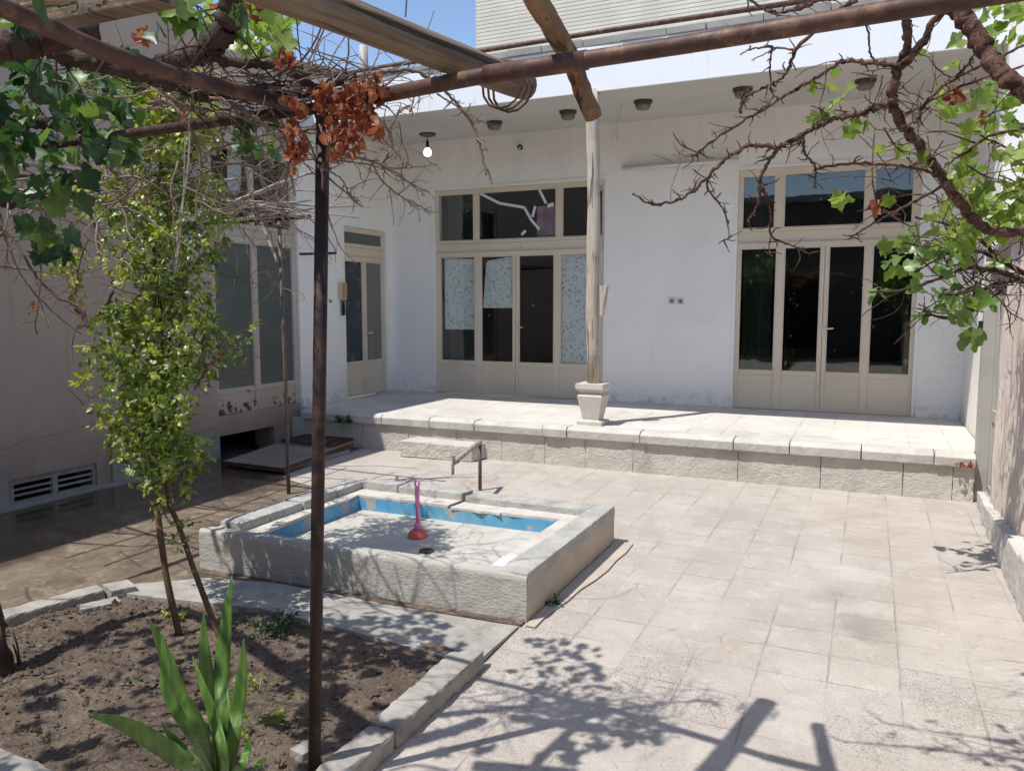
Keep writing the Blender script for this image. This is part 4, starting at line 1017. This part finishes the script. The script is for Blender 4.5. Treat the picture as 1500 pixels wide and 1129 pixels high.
def D(pl, w0, w1):
    n = len(pl)-1; return [(u, v, lerp(w0, w1, i/n)) for i, (u, v) in enumerate(pl)]

# ---- right-hand grape vine
RV = thing('grape_vine', (.9,2.0,0), 'gnarled half bare grape vine with reddish arms hanging at upper right', 'vine')
rv = MB(); nd = []
pix_branch(rv, D([(1300,-60),(1340,-20),(1385,0),(1420,38),(1446,78),(1468,108),(1500,132),(1560,170)], 1.75, 1.6), .019, .022, 14, .0, 5, None, (0,0), .05)
pix_branch(rv, D([(1322,-10),(1327,30),(1329,65),(1316,100),(1305,150)], 1.9, 2.05), .011, .013, 9, .35, 5, nd)
pix_branch(rv, D([(1305,150),(1318,178),(1345,212),(1380,260),(1402,292),(1432,326),(1470,341),(1520,336)], 2.05, 2.3), .0125, .0155, 10, .5, 5, nd, (.012,.06), .2)
pix_branch(rv, D([(1395,-8),(1365,36),(1342,74),(1320,98)], 1.85, 2.0), .0095, .011, 8, .3, 4, nd)
pix_branch(rv, D([(1305,150),(1262,166),(1216,176),(1180,196),(1144,214),(1100,213),(1062,234),(1034,262),(1010,284),(962,300),(928,284)], 2.05, 2.3), .0095, .0035, 7, .5, 5, nd)
pix_branch(rv, D([(1318,96),(1272,92),(1236,90),(1202,110),(1160,134),(1102,170),(1058,196),(1022,224),(1012,228)], 2.0, 2.4), .0075, .003, 7, .5, 5, nd)
pix_branch(rv, D([(1022,224),(998,212),(986,196)], 2.4, 2.42), .003, .002, 5, .3, 3)
pix_branch(rv, D([(1255,0),(1212,28),(1166,74),(1152,108),(1122,127),(1098,140),(1085,152)], 1.9, 2.2), .0065, .0025, 6, .5, 4, nd)
pix_branch(rv, D([(1166,74),(1130,70),(1102,72),(1084,80)], 2.05, 2.2), .004, .0018, 6, .4, 4)
pix_branch(rv, D([(1130,72),(1128,100),(1130,130),(1134,142)], 2.1, 2.2), .003, .0016, 6, .5, 4)
pix_branch(rv, D([(1085,166),(1088,140),(1100,128)], 2.32, 2.3), .006, .003, 6, .9, 4)
pix_branch(rv, D([(1146,212),(1126,236),(1113,268),(1110,300),(1094,326)], 2.15, 2.25), .007, .0035, 7, .6, 5, nd)
pix_branch(rv, D([(1116,272),(1128,308),(1130,345),(1160,360),(1184,370)], 2.2, 2.3), .005, .002, 6, .5, 5)
pix_branch(rv, D([(1130,345),(1126,362),(1130,375)], 2.25, 2.25), .003, .002, 5, .3, 3)
pix_branch(rv, D([(1168,362),(1172,378),(1162,396)], 2.3, 2.3), .003, .0015, 5, .2, 3)
pix_branch(rv, D([(1034,260),(1040,282),(1060,308),(1068,345),(1060,352)], 2.3, 2.35), .004, .002, 6, .6, 4)
pix_branch(rv, D([(1176,200),(1180,226),(1194,246),(1194,276)], 2.1, 2.15), .005, .0025, 6, .5, 4)
pix_branch(rv, D([(1194,248),(1240,240),(1290,241),(1350,248),(1385,262)], 2.15, 2.2), .0035, .005, 6, .6, 5, nd)
pix_branch(rv, D([(1520,186),(1452,198),(1414,224),(1384,242)], 2.1, 2.2), .0055, .003, 6, .4, 5, nd)
pix_branch(rv, D([(1340,180),(1352,158),(1378,128),(1402,114),(1422,88),(1442,58)], 2.0, 2.0), .006, .0035, 6, .5, 4, nd)
pix_branch(rv, D([(1386,270),(1342,294),(1292,320),(1256,342),(1244,350)], 2.2, 2.35), .005, .002, 6, .5, 4, nd)
pix_branch(rv, D([(1402,112),(1450,92),(1500,66)], 2.0, 1.9), .005, .004, 6, .5, 4, nd)
pix_branch(rv, D([(1320,172),(1400,130),(1470,106),(1520,90)], 2.1, 1.9), .0035, .003, 6, .4, 4, nd)
pix_branch(rv, D([(1520,236),(1470,214),(1430,196),(1370,170)], 2.3, 2.2), .005, .002, 6, .6, 4, nd)
pix_branch(rv, D([(1248,24),(1270,40),(1275,80),(1285,90)], 1.95, 2.0), .0035, .002, 6, .4, 4)
pix_branch(rv, D([(1150,18),(1200,2),(1260,-8)], 1.85, 1.8), .004, .0025, 6, .6, 4)
pix_branch(rv, D([(1090,-6),(1120,14),(1150,18),(1190,8)], 1.85, 1.8), .0035, .003, 6, .5, 4)
pix_branch(rv, D([(1190,185),(1224,162),(1270,172)], 2.1, 2.1), .003, .002, 6, .5, 3)
for _ in range(65):                                              # bare twigs all through the right side
    u = rnd(1270,1520); v = rnd(95,365); wander(rv, P(u, v, rnd(1.95,2.8)), RT*rnd(-1,1)+UP*rnd(-.5,.6)+FW*rnd(-.5,.5), rnd(.10,.28), rnd(.0016,.0030), .45, .02, None, 4, .25, nd)
for _ in range(50):
    p_, d_ = random.choice(nd); wander(rv, p_, rdir()+d_*.4, rnd(.06,.28), rnd(.0014,.0026), .5, .03, None, 4, .2)
# arms running back over the yard, and the old trunk by the wall
def arm(mb, p, d, L, r):
    tmp = MB(); wander(tmp, p, d, L, r, .3, 0, None, 5, .25)
    if not any((lambda q: q and -30 < q[0] < 1530 and -20 < q[1] < 1150)(inframe(Vector(v))) for v in tmp.v): mb.add(tmp.v, tmp.f)
for _ in range(40):
    arm(rv, V(rnd(-.5,.9), rnd(.1,1.6), rnd(2.28,2.5)), V(rnd(-1,.3), rnd(-.4,.7), 0), rnd(.5,1.1), rnd(.003,.007))
pix = [V(.80,1.5,.0), V(.82,1.5,.7), V(.78,1.5,1.5), V(.72,1.55,2.2), P(1560,170,1.6)]
rv.tube(smooth_path(pix), [.045]*9+[.035]*8, 9, True, .12)
rv.build('branches', m_bark, RV, smooth=True)
lv = MB()
def tuft(mb, u, v, w, n, size, spread, shape=GRAPE, up=.5):
    for _ in range(n):
        p = P(u+rnd(-spread,spread), v+rnd(-spread,spread), w+rnd(-.06,.06))
        leaf(mb, p, rdir()+V(0,0,-.3), SUNV*up+rdir(), size*rnd(.6,1.15), shape, rnd(.1,.5), rnd(0,.4))
for u, v, n in ((1205,125,2),(1222,112,2),(1228,148,2),(1198,164,3),(1212,155,1),(1350,85,1),(1270,185,3),(1250,190,2),(1405,90,1),(1470,18,2),(1396,100,2),(1418,60,2),(1330,215,2),(1325,220,2),
                (1225,295,3),(1240,290,2),(1300,290,3),(1310,350,3),(1355,235,2),(1465,150,4),(1480,190,4),(1420,170,3),(1435,140,2),(1385,155,3),(1290,210,2)):
    tuft(lv, u, v, rnd(2.0,2.3), n, .044, 10)
for _ in range(420):                                             # sunlit mass over the right wall
    u = random.gauss(1470,48); v = random.gauss(335,36)
    if u < 1360 or v > (345 if u > 1425 else 385) or v < 265: continue
    p = P(u, v, rnd(2.5,3.2)); leaf(lv, p, rdir()+V(0,0,-.5), SUNV+rdir(), rnd(.024,.05), GRAPE, rnd(.1,.4), rnd(0,.3))
for _ in range(90):
    u = rnd(1370,1510); v = rnd(120,300); p = P(u, v, rnd(2.1,2.8)); leaf(lv, p, rdir()+V(0,0,-.4), SUNV+rdir(), rnd(.03,.06), GRAPE, rnd(.1,.4), rnd(0,.3))
for _ in range(40):
    u = rnd(1420,1510); v = rnd(-10,60); p = P(u, v, rnd(2.1,2.8)); leaf(lv, p, rdir()+V(0,0,-.4), SUNV+rdir(), rnd(.03,.055), GRAPE, rnd(.1,.4), rnd(0,.3))
lv.build('foliage', m_lyoung, RV, smooth=True)
dl = MB()
for u, v, n in ((1402,132,4),(1285,300,7),(1396,140,3),(1440,175,3)):
    for _ in range(n): leaf(dl, P(u+rnd(-7,7), v+rnd(-7,7), 2.1), rdir()+V(0,0,-.8), rdir(), rnd(.02,.038), CRISP, .4, .5, .13)
dl.build('dry_leaves', m_ldry, RV, smooth=True)

# ---- fig branches by the gate
FG = thing('fig_tree', (1.05,6.2,0), 'leafy fig branches leaning over the right wall beside the gate', 'tree')
fb = MB(); nf = []
for a in ([(1520,420,4.6),(1470,400,4.6),(1420,392,4.5),(1370,410,4.4),(1320,425,4.3),(1275,428,4.25)], [(1480,405,4.8),(1450,440,4.7),(1400,465,4.6),(1365,462,4.5),(1345,458,4.5)], [(1500,400,4.7),(1440,370,4.6),(1390,372,4.4),(1340,400,4.4)],
          [(1490,410,4.9),(1450,420,4.8),(1420,440,4.8),(1405,452,4.8)], [(1510,405,4.8),(1465,380,4.8),(1430,345,4.6),(1390,330,4.5),(1340,318,4.4)]):
    pix_branch(fb, a, .016, .005, 6, .35, 4, nf, (.1,.3), .1, .005)
for _ in range(34):
    u = rnd(1400,1500); v = rnd(350,420); wander(fb, P(u, v, rnd(4.3,5.2)), RT*rnd(-1,.4)+UP*rnd(-1,1)+FW*rnd(-.4,.4), rnd(.2,.6), .006, .4, 0, None, 4, .3)
fb.tube(smooth_path([V(1.08,6.3,1.7), P(1530,420,4.7), P(1520,420,4.6)]), .025, 8)
fb.build('branches', m_bark_dark, FG, smooth=True)
fl_ = MB()
for u, v, n, s_ in ((1280,425,4,14),(1345,415,4,22),(1330,395,6,20),(1310,385,4,16),(1375,425,7,20),(1405,440,12,22),(1425,445,8,18),(1440,435,6,14),(1355,462,4,14),(1385,462,4,10),(1370,375,8,28),(1400,380,8,28),(1345,360,8,26),(1385,345,8,26),(1420,490,4,10),(1430,485,4,12),(1330,340,5,22),(1300,350,4,18),(1455,385,5,18)):
    for _ in range(n):
        p = P(u+rnd(-s_,s_), v+rnd(-s_,s_)*.7, rnd(4.3,4.8)); leaf(fl_, p, rdir()+V(0,0,-.5), SUNV*.8+rdir(), rnd(.055,.11), FIG, rnd(.05,.5), rnd(0,.3))
fl_.build('foliage', m_lfig, FG, smooth=True)

# ---- left grape vine: old wood, canopy, hanging dry leaves
LV = thing('grape_vine', (-3.9,1.9,0), 'old grape vine with dark leaves and orange dry leaves over the pergola', 'vine')
lb = MB(); nl = []
def br(pl, w0, w1, r0, r1, spur=.4, n=8, sl=(.05,.25), sr=.003): 
    mb = MB() if r0 > .0118 else lb
    pts = pix_branch(mb, D(pl, w0, w1), r0, r1, n, spur, 4, nl, sl, .18, sr)
    if mb is not lb: mb.build('old_arm', m_bark_dark, LV, smooth=True)
    return pts
tk = G(-6, 990, 0.02)
tkb = MB(); tkb.tube(smooth_path([tk+V(.0,0,-.02), tk+V(-.01,0,.12), tk+V(-.03,.01,.25), tk+V(-.12,.02,.5), tk+V(-.3,.05,1.0), tk+V(-.45,.0,1.7), tk+V(-.3,-.1,2.25), P(-60,90,2.1)]), [.075,.072,.068,.066,.062,.058,.056,.055,.052,.05,.05,.048,.048,.046,.045,.045,.044,.044,.044,.043,.043,.042,.042,.042,.04,.04,.04,.04,.04], 12, True, .16)
for k in range(16):
    a = rnd(0,6.28); q = tk+V(.075*math.cos(a), .075*math.sin(a), rnd(.1,.3)); tkb.tube([q, q+V(.012*math.cos(a),.012*math.sin(a),-.06), q+V(.02*math.cos(a),.02*math.sin(a),-.15)], .004, 4)
tkb.build('trunk', m_bark_dark, LV, smooth=True)
br([(-60,90),(0,72),(50,64),(100,56),(140,44)], 2.1, 2.25, .040, .030, .3, 10)
br([(70,75),(110,88),(160,100),(210,112),(250,124),(300,140),(350,135),(400,140)], 2.3, 2.45, .022, .016, .7, 9)
br([(330,40),(318,60),(300,75),(270,88),(230,95)], 2.2, 2.3, .032, .026, .7, 10)
br([(345,-20),(340,10),(330,40)], 2.15, 2.2, .030, .032, .6, 10)
br([(300,75),(330,90),(370,95),(410,98),(450,122),(480,128),(520,110)], 2.3, 2.4, .016, .008, .6, 8)
br([(250,110),(300,120),(345,132),(395,128),(430,138),(490,140),(540,125)], 2.35, 2.4, .012, .006, .7, 8)
br([(520,112),(570,105),(610,105),(640,125),(660,142),(680,165),(695,190),(706,225),(713,258)], 2.4, 2.5, .006, .0035, .5, 6, (.02,.08))
br([(640,138),(660,150),(685,168)], 2.4, 2.5, .003, .002, .3, 5, (.02,.06))
br([(690,172),(706,178),(720,182)], 2.5, 2.5, .002, .0012, .2, 5, (.02,.05))
br([(-20,186),(30,182),(70,180),(120,190)], 3.0, 3.2, .030, .020, .5, 9)
br([(-20,292),(40,297),(90,300)], 4.0, 4.2, .035, .030, .3, 9)
br([(-20,285),(60,285),(150,292),(240,300),(330,296)], 4.1, 5.6, .02, .012, .6, 7)
# grey twig fan around the brown post
for pl in ([(485,236),(520,238),(560,245),(600,246),(640,240)], [(545,238),(560,265),(590,290),(615,302),(630,315)], [(500,225),(530,232),(575,250),(605,272),(622,286)], [(470,245),(500,262),(510,282),(520,293)], [(560,240),(575,215),(570,195),(585,160),(586,150)],
           [(585,165),(600,155),(605,170)], [(410,175),(440,230),(470,265)], [(380,215),(420,200),(470,190),(500,215),(530,255)], [(300,225),(360,205),(420,190),(470,160)], [(290,250),(350,240),(400,250),(450,235),(500,240)], [(500,232),(545,236),(590,262),(632,285)],
           [(470,120),(495,70),(515,40)], [(520,120),(545,100),(560,60),(566,35)], [(430,110),(400,60),(380,20)], [(455,100),(470,60),(500,40)], [(600,165),(612,130),(640,95),(648,70)], [(540,110),(580,100),(620,80)]):
    br(pl, 2.35, 2.55, .0032, .0016, .45, 5, (.03,.12), .0018)
for _ in range(75):
    u = rnd(250,470); v = rnd(190,330); wander(lb, P(u, v, rnd(3.4,6.4)), RT*rnd(-1,1)+UP*rnd(-.5,.5)+FW*rnd(-1,1), rnd(.4,1.1), rnd(.0022,.005), .35, 0, None, 4, .2)
for _ in range(60):
    u = rnd(-10,260); v = rnd(260,305); wander(lb, P(u, v, rnd(3.2,5.5)), RT*rnd(-1,1)+UP*rnd(-.2,.2)+FW*rnd(-.5,.5), rnd(.4,1.0), rnd(.004,.009), .3, 0, None, 4, .2)
for _ in range(70):
    u = rnd(60,600); v = 100+(u-250)*.1+rnd(-22,30) if u > 250 else rnd(70,130); wander(lb, P(u, v, rnd(2.25,2.6)), RT*rnd(-1,1)+UP*rnd(-.4,.6)+FW*rnd(-.5,.5), rnd(.08,.35), rnd(.0015,.004), .5, 0, None, 4, .25)
for _ in range(34):
    u = rnd(150,420); v = rnd(100,160); wander(lb, P(u, v, rnd(2.35,2.5)), RT*rnd(.3,1)+UP*rnd(-.3,.1), rnd(.2,.5), rnd(.003,.006), .35, 0, None, 5, .2)
# arms beyond the left wall edge and dangling shoots
for pl in ([(0,330),(30,400),(70,450),(120,490)], [(-5,300),(10,350),(8,395)], [(0,345),(50,352),(110,372)], [(-5,390),(40,395),(100,405)]):
    br(pl, 3.4, 3.7, .005, .003, .4, 5, (.05,.2))
# overhead arms out of frame that shade the bed
for _ in range(110):
    p = V(rnd(-4.9,-.9), rnd(-.4,1.7), rnd(2.26,2.55)); arm(lb, p, V(rnd(-1,1), rnd(-1,1), rnd(-.08,.08)), rnd(.5,1.3), rnd(.004,.011))
lb.build('branches', m_twig, LV, smooth=True)
lf = MB()
def outside(pts): return not any((lambda q: q and -30 < q[0] < 1530 and -20 < q[1] < 1150)(inframe(p)) for p in pts)
def gleaf(mb, p, s): leaf(mb, p, rdir()+V(0,0,-.6), SUNV*.9+rdir(), s, GRAPE, rnd(-.1,.65), rnd(0,.6))
for _ in range(330):                                            # dark leaves behind the shrub at upper left
    u = rnd(-60,200); v = rnd(70,290)
    if u > 120 and v > 230: continue
    gleaf(lf, P(u, v, rnd(2.7,3.25)), rnd(.042,.088))
for _ in range(26): gleaf(lf, P(rnd(40,100), rnd(318,375), rnd(3.2,3.5)), rnd(.05,.10))
for u, v, s_, n in ((262,22,.07,3),(250,5,.06,3),(228,42,.05,2),(95,15,.06,5),(30,35,.07,4),(350,5,.05,4)):
    for _ in range(n): gleaf(lf, P(u+rnd(-10,10), v+rnd(-8,8), 2.05), s_*rnd(.8,1.2))
for _ in range(20): gleaf(lf, P(rnd(340,410), rnd(165,230), rnd(2.5,2.8)), rnd(.04,.06))
for _ in range(760):                                            # canopy overhead, out of the picture
    x, y = rnd(-4.9,-.75), rnd(-.7,1.75)
    if noise.noise(Vector((x*2.1, y*2.1, 4))) < -.02: continue
    if x > -2.2 and random.random() < .88: continue
    p = V(x, y, rnd(2.28,2.6)); q = inframe(p)
    if q and q[0] > 160 and -60 < q[1] < 700: continue
    leaf(lf, p, rdir()+V(0,0,-.6), SUNV*.9+rdir(), rnd(.06,.11) if x > -2.3 else rnd(.08,.13), GRAPE_S, rnd(.05,.35), rnd(0,.35))
lf.build('foliage', m_lgrape, LV, smooth=True)
ly_ = MB()
for _ in range(95):
    u = rnd(305,440); v = rnd(-5,75)
    if v > 20+(u-300)*.5+25: continue
    gleaf(ly_, P(u, v, rnd(2.3,2.9)), rnd(.035,.07))
for _ in range(5): gleaf(ly_, P(rnd(252,275), rnd(0,30), 2.0), .075)
ly_.build('young_leaves', m_lyoung, LV, smooth=True)
dl = MB()
def dry(pl, n, sp, w=2.25, s0=.032, s1=.06):
    for _ in range(n):
        t_ = rnd(0, len(pl)-1.001); i = int(t_); a, b = pl[i], pl[i+1]; f_ = t_-i
        p = P(lerp(a[0],b[0],f_)+random.gauss(0,sp), lerp(a[1],b[1],f_)+random.gauss(0,sp), w+rnd(-.07,.07))
        leaf(dl, p, rdir()*.55+V(0,0,-1.), rdir(), rnd(s0,s1)*.85, CRISP, 0, 0, .17)
dry([(448,140),(480,128),(520,126),(552,120)], 34, 6); dry([(470,150),(505,155),(545,145)], 32, 8); dry([(480,165),(520,172),(540,190)], 22, 8); dry([(488,180),(492,205),(494,228)], 18, 4)
dry([(428,140),(432,160)], 8, 4); dry([(428,178),(430,205),(426,236)], 30, 5); dry([(444,225),(438,215)], 6, 4); dry([(545,160),(552,188)], 12, 4); dry([(505,190),(525,212)], 14, 5); dry([(412,72),(422,95)], 10, 4); dry([(552,105),(560,128)], 8, 4); dry([(325,2),(362,14)], 14, 7)
dry([(262,158),(276,165)], 9, 5, 3.6); dry([(210,45),(220,55)], 5, 4, 2.2); dry([(46,440),(50,455)], 5, 3, 3.6, .02, .04)
dl.build('dry_leaves', m_ldry, LV, smooth=True)

# ---- climbing shrub
SH = thing('climbing_shrub', (-3.0,2.8,0), 'tall narrow climbing shrub with small yellow-green leaves on two thin stems', 'shrub')
sb = MB(); ns = []
def SD(v): return 3.85+.62*min(1, max(0, (900-v)/760))
s1 = [V(-3.08,2.76,.0)]+[P(u, v, SD(v)) for u, v in ((243,840),(228,720),(222,600),(226,470),(228,330),(240,200),(250,150))]
s2 = [V(-2.84,2.80,.0)]+[P(u, v, SD(v)+.04) for u, v in ((290,850),(262,770),(245,720),(240,600),(235,450),(215,300),(200,240))]
sb.tube(smooth_path(s1), [lerp(.017,.008,i/28) for i in range(29)], 8, True, .08); sb.tube(smooth_path(s2), [lerp(.015,.007,i/28) for i in range(29)], 8, True, .08)
def shb(pl, w0, w1, r0, r1): pix_branch(sb, [(u, v, w_+SD(v)-3.87) for u, v, w_ in D(pl, w0, w1)], r0, r1, 6, .4, 4, ns, (.05,.2), .1, .002)
shb([(130,480),(115,450),(85,435),(50,400),(20,350),(0,335)], 3.8, 3.7, .010, .004); shb([(125,478),(112,455),(105,430),(95,400)], 3.8, 3.8, .008, .004)
shb([(136,470),(155,450),(165,425)], 3.85, 3.85, .010, .008); shb([(165,415),(150,380),(138,340)], 3.85, 3.85, .007, .005); shb([(110,430),(118,380),(130,350)], 3.8, 3.8, .006, .004)
shb([(285,570),(310,530),(345,490),(390,473)], 3.8, 3.6, .006, .002); shb([(290,560),(325,520),(360,505)], 3.8, 3.7, .005, .002); shb([(150,570),(130,585),(108,596)], 3.85, 3.85, .003, .0015)
shb([(250,480),(290,500),(320,530),(330,560)], 3.8, 3.75, .004, .002); shb([(280,390),(320,400),(370,415),(395,420)], 3.9, 4.3, .004, .002)
for _ in range(90):
    t_ = rnd(.25,1); p = lerp(s1[2], s1[-1], t_)+rdir()*.12; wander(sb, p, rdir()+V(0,0,.2), rnd(.15,.5), rnd(.0018,.004), .4, .02, None, 4, .2, ns)
sb.build('stems', m_stem, SH, smooth=True)
prof = [(110,225,295,.5),(140,190,312,.8),(180,178,312,.9),(230,170,308,.9),(270,125,320,1.),(300,110,335,1.),(330,115,340,1.),(360,150,330,1.),(390,160,320,.9),(415,155,305,.8),(450,150,325,1.),(480,140,330,1.),(510,132,315,1.),(545,135,300,1.),(575,160,285,.9),(610,165,275,1.),(640,172,285,.9),(665,185,288,.8),(695,200,275,.7),(720,222,258,.4)]
def pbounds(v):
    for a, b in zip(prof, prof[1:]):
        if a[0] <= v <= b[0]:
            t_ = (v-a[0])/(b[0]-a[0]); l_, r_ = lerp(a[1],b[1],t_), lerp(a[2],b[2],t_); m_ = (l_+r_)/2; k_ = .84; return m_+(l_-m_)*k_, m_+(r_-m_)*k_, lerp(a[3],b[3],t_)
    return None
sl1 = MB(); sl2 = MB()
def compound(mb, p, d, size):
    d = d.normalized(); n_ = (SUNV*.9+rdir()).normalized(); side = d.cross(n_).normalized()
    k = random.choice((5,5,7,3)); L = size*1.6
    for i in range(k):
        if i == k-1: leaf(mb, p+d*L, d, n_, size*rnd(.8,1.1), OVATE, .2, .25)
        else:
            q = p+d*L*(.35+.55*(i//2)/max(1,(k-1)//2)); sg = 1 if i % 2 else -1
            leaf(mb, q, side*sg+d*.5, n_+rdir()*.3, size*rnd(.7,1.), OVATE, .2, .25)
for _ in range(540):
    v = rnd(112,719); b_ = pbounds(v)
    if random.random() > b_[2]*(.45 if 190 < v < 255 else 1): continue
    u = lerp(b_[0], b_[1], min(1, max(0, rnd(-.06,1.06) if random.random() < .6 else random.gauss(.5,.22)))); w_ = SD(v)+rnd(-.24,.24)
    c0 = P(u, v, w_)
    yel = (v < 200 and random.random() < .8) or random.random() < .42
    for _ in range(random.randint(4,8)):
        compound(sl2 if yel else sl1, c0+rdir()*rnd(.02,.12), rdir()+V(0,0,-.15), rnd(.026,.042))
for _ in range(95):
    v = rnd(108,215); b_ = pbounds(max(111, v)); c0 = P(rnd(b_[0]-8,b_[1]+5), v, SD(v)-rnd(.1,.45))
    for _ in range(4): compound(sl2 if random.random() < .8 else sl1, c0+rdir()*rnd(.02,.1), rdir()+V(0,0,-.15), rnd(.028,.044))
for u, v, n, s_ in ((95,395,16,16),(110,415,10,14),(105,365,8,12),(345,520,14,18),(330,500,12,16),(365,490,6,8),(300,470,10,14),(265,795,9,12),(262,770,5,8),(150,620,7,10),(125,560,5,8),(310,545,8,12),(130,400,5,10)):
    for _ in range(n): compound(sl1 if u > 200 else sl2, P(u+rnd(-s_,s_), v+rnd(-s_,s_), SD(v)+rnd(-.1,.1)), rdir(), rnd(.026,.042))
sl1.build('foliage', m_lshrub, SH, smooth=True); sl2.build('young_leaves', m_lyellow, SH, smooth=True)

# ---- yucca
YU = thing('yucca_plant', (-2.02,1.93,.02), 'green yucca with broad sword leaves standing in the soil bed', 'plant')
def sword(base, pts, wd, n=14):
    ps_ = smooth_path([base]+pts, 5); k = len(ps_)-1; mb = MB(); vs = []
    for i, p in enumerate(ps_):
        t_ = i/k; tt_ = (ps_[min(i+1,k)]-ps_[max(i-1,0)]).normalized(); s_ = tt_.cross(FW).normalized()
        nn_ = tt_.cross(s_).normalized()
        wv = wd*(.55+.45*math.sin(min(1,t_*1.5)*math.pi/2))*(1 if t_ < .55 else max(.02, 1-((t_-.55)/.45)**1.5))
        for x, zz_ in ((-1,.28),(-.5,.1),(0,0),(.5,.1),(1,.28)): vs.append(p+s_*wv*x+nn_*wv*zz_)
        for x, zz_ in ((1,.36),(.5,.22),(0,.14),(-.5,.22),(-1,.36)): vs.append(p+s_*wv*x*.98+nn_*wv*zz_)
    fs = []
    for i in range(k):
        for j in range(10): fs.append((i*10+j, i*10+(j+1)%10, (i+1)*10+(j+1)%10, (i+1)*10+j))
    fs.append(tuple(range(10))[::-1]); fs.append(tuple(range(k*10, k*10+10)))
    mb.add(vs, fs); mb.build('leaf', m_yucca, YU, smooth=True, fix=True)
yb = G(320, 1165, .03)
for pl, wd in (([(300,1080,2.12),(262,1010,2.1),(240,950,2.1),(218,905,2.1)], .030), ([(290,1090,2.05),(250,1020,2.0),(243,970,2.0),(238,925,2.0)], .022), ([(325,1100,2.2),(310,1020,2.25),(300,950,2.25),(299,895,2.25)], .029),
               ([(330,1080,2.2),(326,990,2.25),(332,910,2.28),(340,842,2.3)], .030), ([(340,1100,2.15),(348,1040,2.15),(355,985,2.15),(357,935,2.15)], .027), ([(290,1130,2.0),(240,1090,1.92),(185,1058,1.85),(128,1046,1.8)], .036),
               ([(300,1130,1.98),(270,1095,1.95),(250,1075,1.93),(235,1055,1.92)], .015), ([(350,1130,2.1),(362,1100,2.1),(366,1078,2.1)], .018), ([(330,1120,2.08),(318,1060,2.08),(300,1010,2.1),(282,960,2.12)], .020), ([(365,1140,2.05),(378,1120,2.05),(388,1108,2.05)], .014)):
    sword(yb+rdir()*.015, [P(*q) for q in pl], wd*.78)

# ---- litter on the soil
lt = MB()
for _ in range(46):
    p = V(rnd(-3.9,-1.75), rnd(1.75,3.0), rnd(.04,.06)); leaf(lt, p, V(rnd(-1,1),rnd(-1,1),rnd(-.1,.2)), V(0,0,1)+rdir()*.4, rnd(.02,.045), CRISP, 0, 0, .12)
for _ in range(60):
    p = V(rnd(-3.9,-1.75), rnd(1.75,3.0), rnd(.045,.06)); d = V(rnd(-1,1),rnd(-1,1),rnd(-.1,.1)).normalized()*rnd(.02,.09); lt.tube([p, p+d*.5+rdir()*.006, p+d], .0018, 4)
tag(lt.build('leaf_litter', leaf_mat('brown_litter', [(0,(.10,.06,.035)),(1,(.26,.17,.10))], .1, .03, .6)), 'scattered dry leaves and twig bits on the soil of the bed', 'litter', kind='stuff')

# ---- weeds
def weed(c, r, h, n, label, mat=None, size=.03, shape=OVATE):
    W_ = MB(); c = Vector(c)
    for _ in range(n):
        a = rnd(0,6.28); d = V(math.cos(a), math.sin(a), rnd(.3,1.6)).normalized(); L = h*rnd(.5,1.1)
        e_ = c+V(math.cos(a)*r*rnd(.1,.9), math.sin(a)*r*rnd(.1,.9), 0)*.4
        st = [e_, e_+d*L*.6, e_+d*L+V(0,0,-.1*L)]
        W_.tube(st, .0014, 4)
        for k in range(7):
            q = lerp(st[0], st[-1], rnd(.25,1)); leaf(W_, q, d+rdir(), V(0,0,1)+rdir()*.5, size*rnd(.6,1.2), shape, .2, .3)
    return tag(W_.build('weed', mat or m_weed), label, 'weed')
weed(G(405,922,.03), .16, .13, 34, 'bushy green weed at the edge of the soil bed near the pale strip', None, .024)
weed(V(-1.545,3.93,.006), .06, .06, 16, 'small weed growing at the foot of the pink pool side', None, .018)
weed(V(-5.55,7.47,.30), .12, .11, 30, 'green weed growing from the terrace riser behind the brown post', None, .035)
weed(V(.78,7.47,.31), .05, .07, 12, 'dry reddish tuft at the right end of the terrace edge', m_ldry, .025)
weed(G(375,1060,.03), .07, .20, 14, 'thin yellow-green seedling standing right of the yucca', m_lyellow, .024)
weed(G(380,1010,.03), .05, .12, 9, 'pale seedling behind the yellow-green one beside the yucca', m_lyellow, .018)
weed(G(195,1000,.03), .06, .03, 10, 'flat tiny weed on open soil left of the yucca', None, .016)
weed(G(255,905,.03), .09, .07, 14, 'yellowish sprouts at the foot of the shrub stems', m_lyellow, .02)
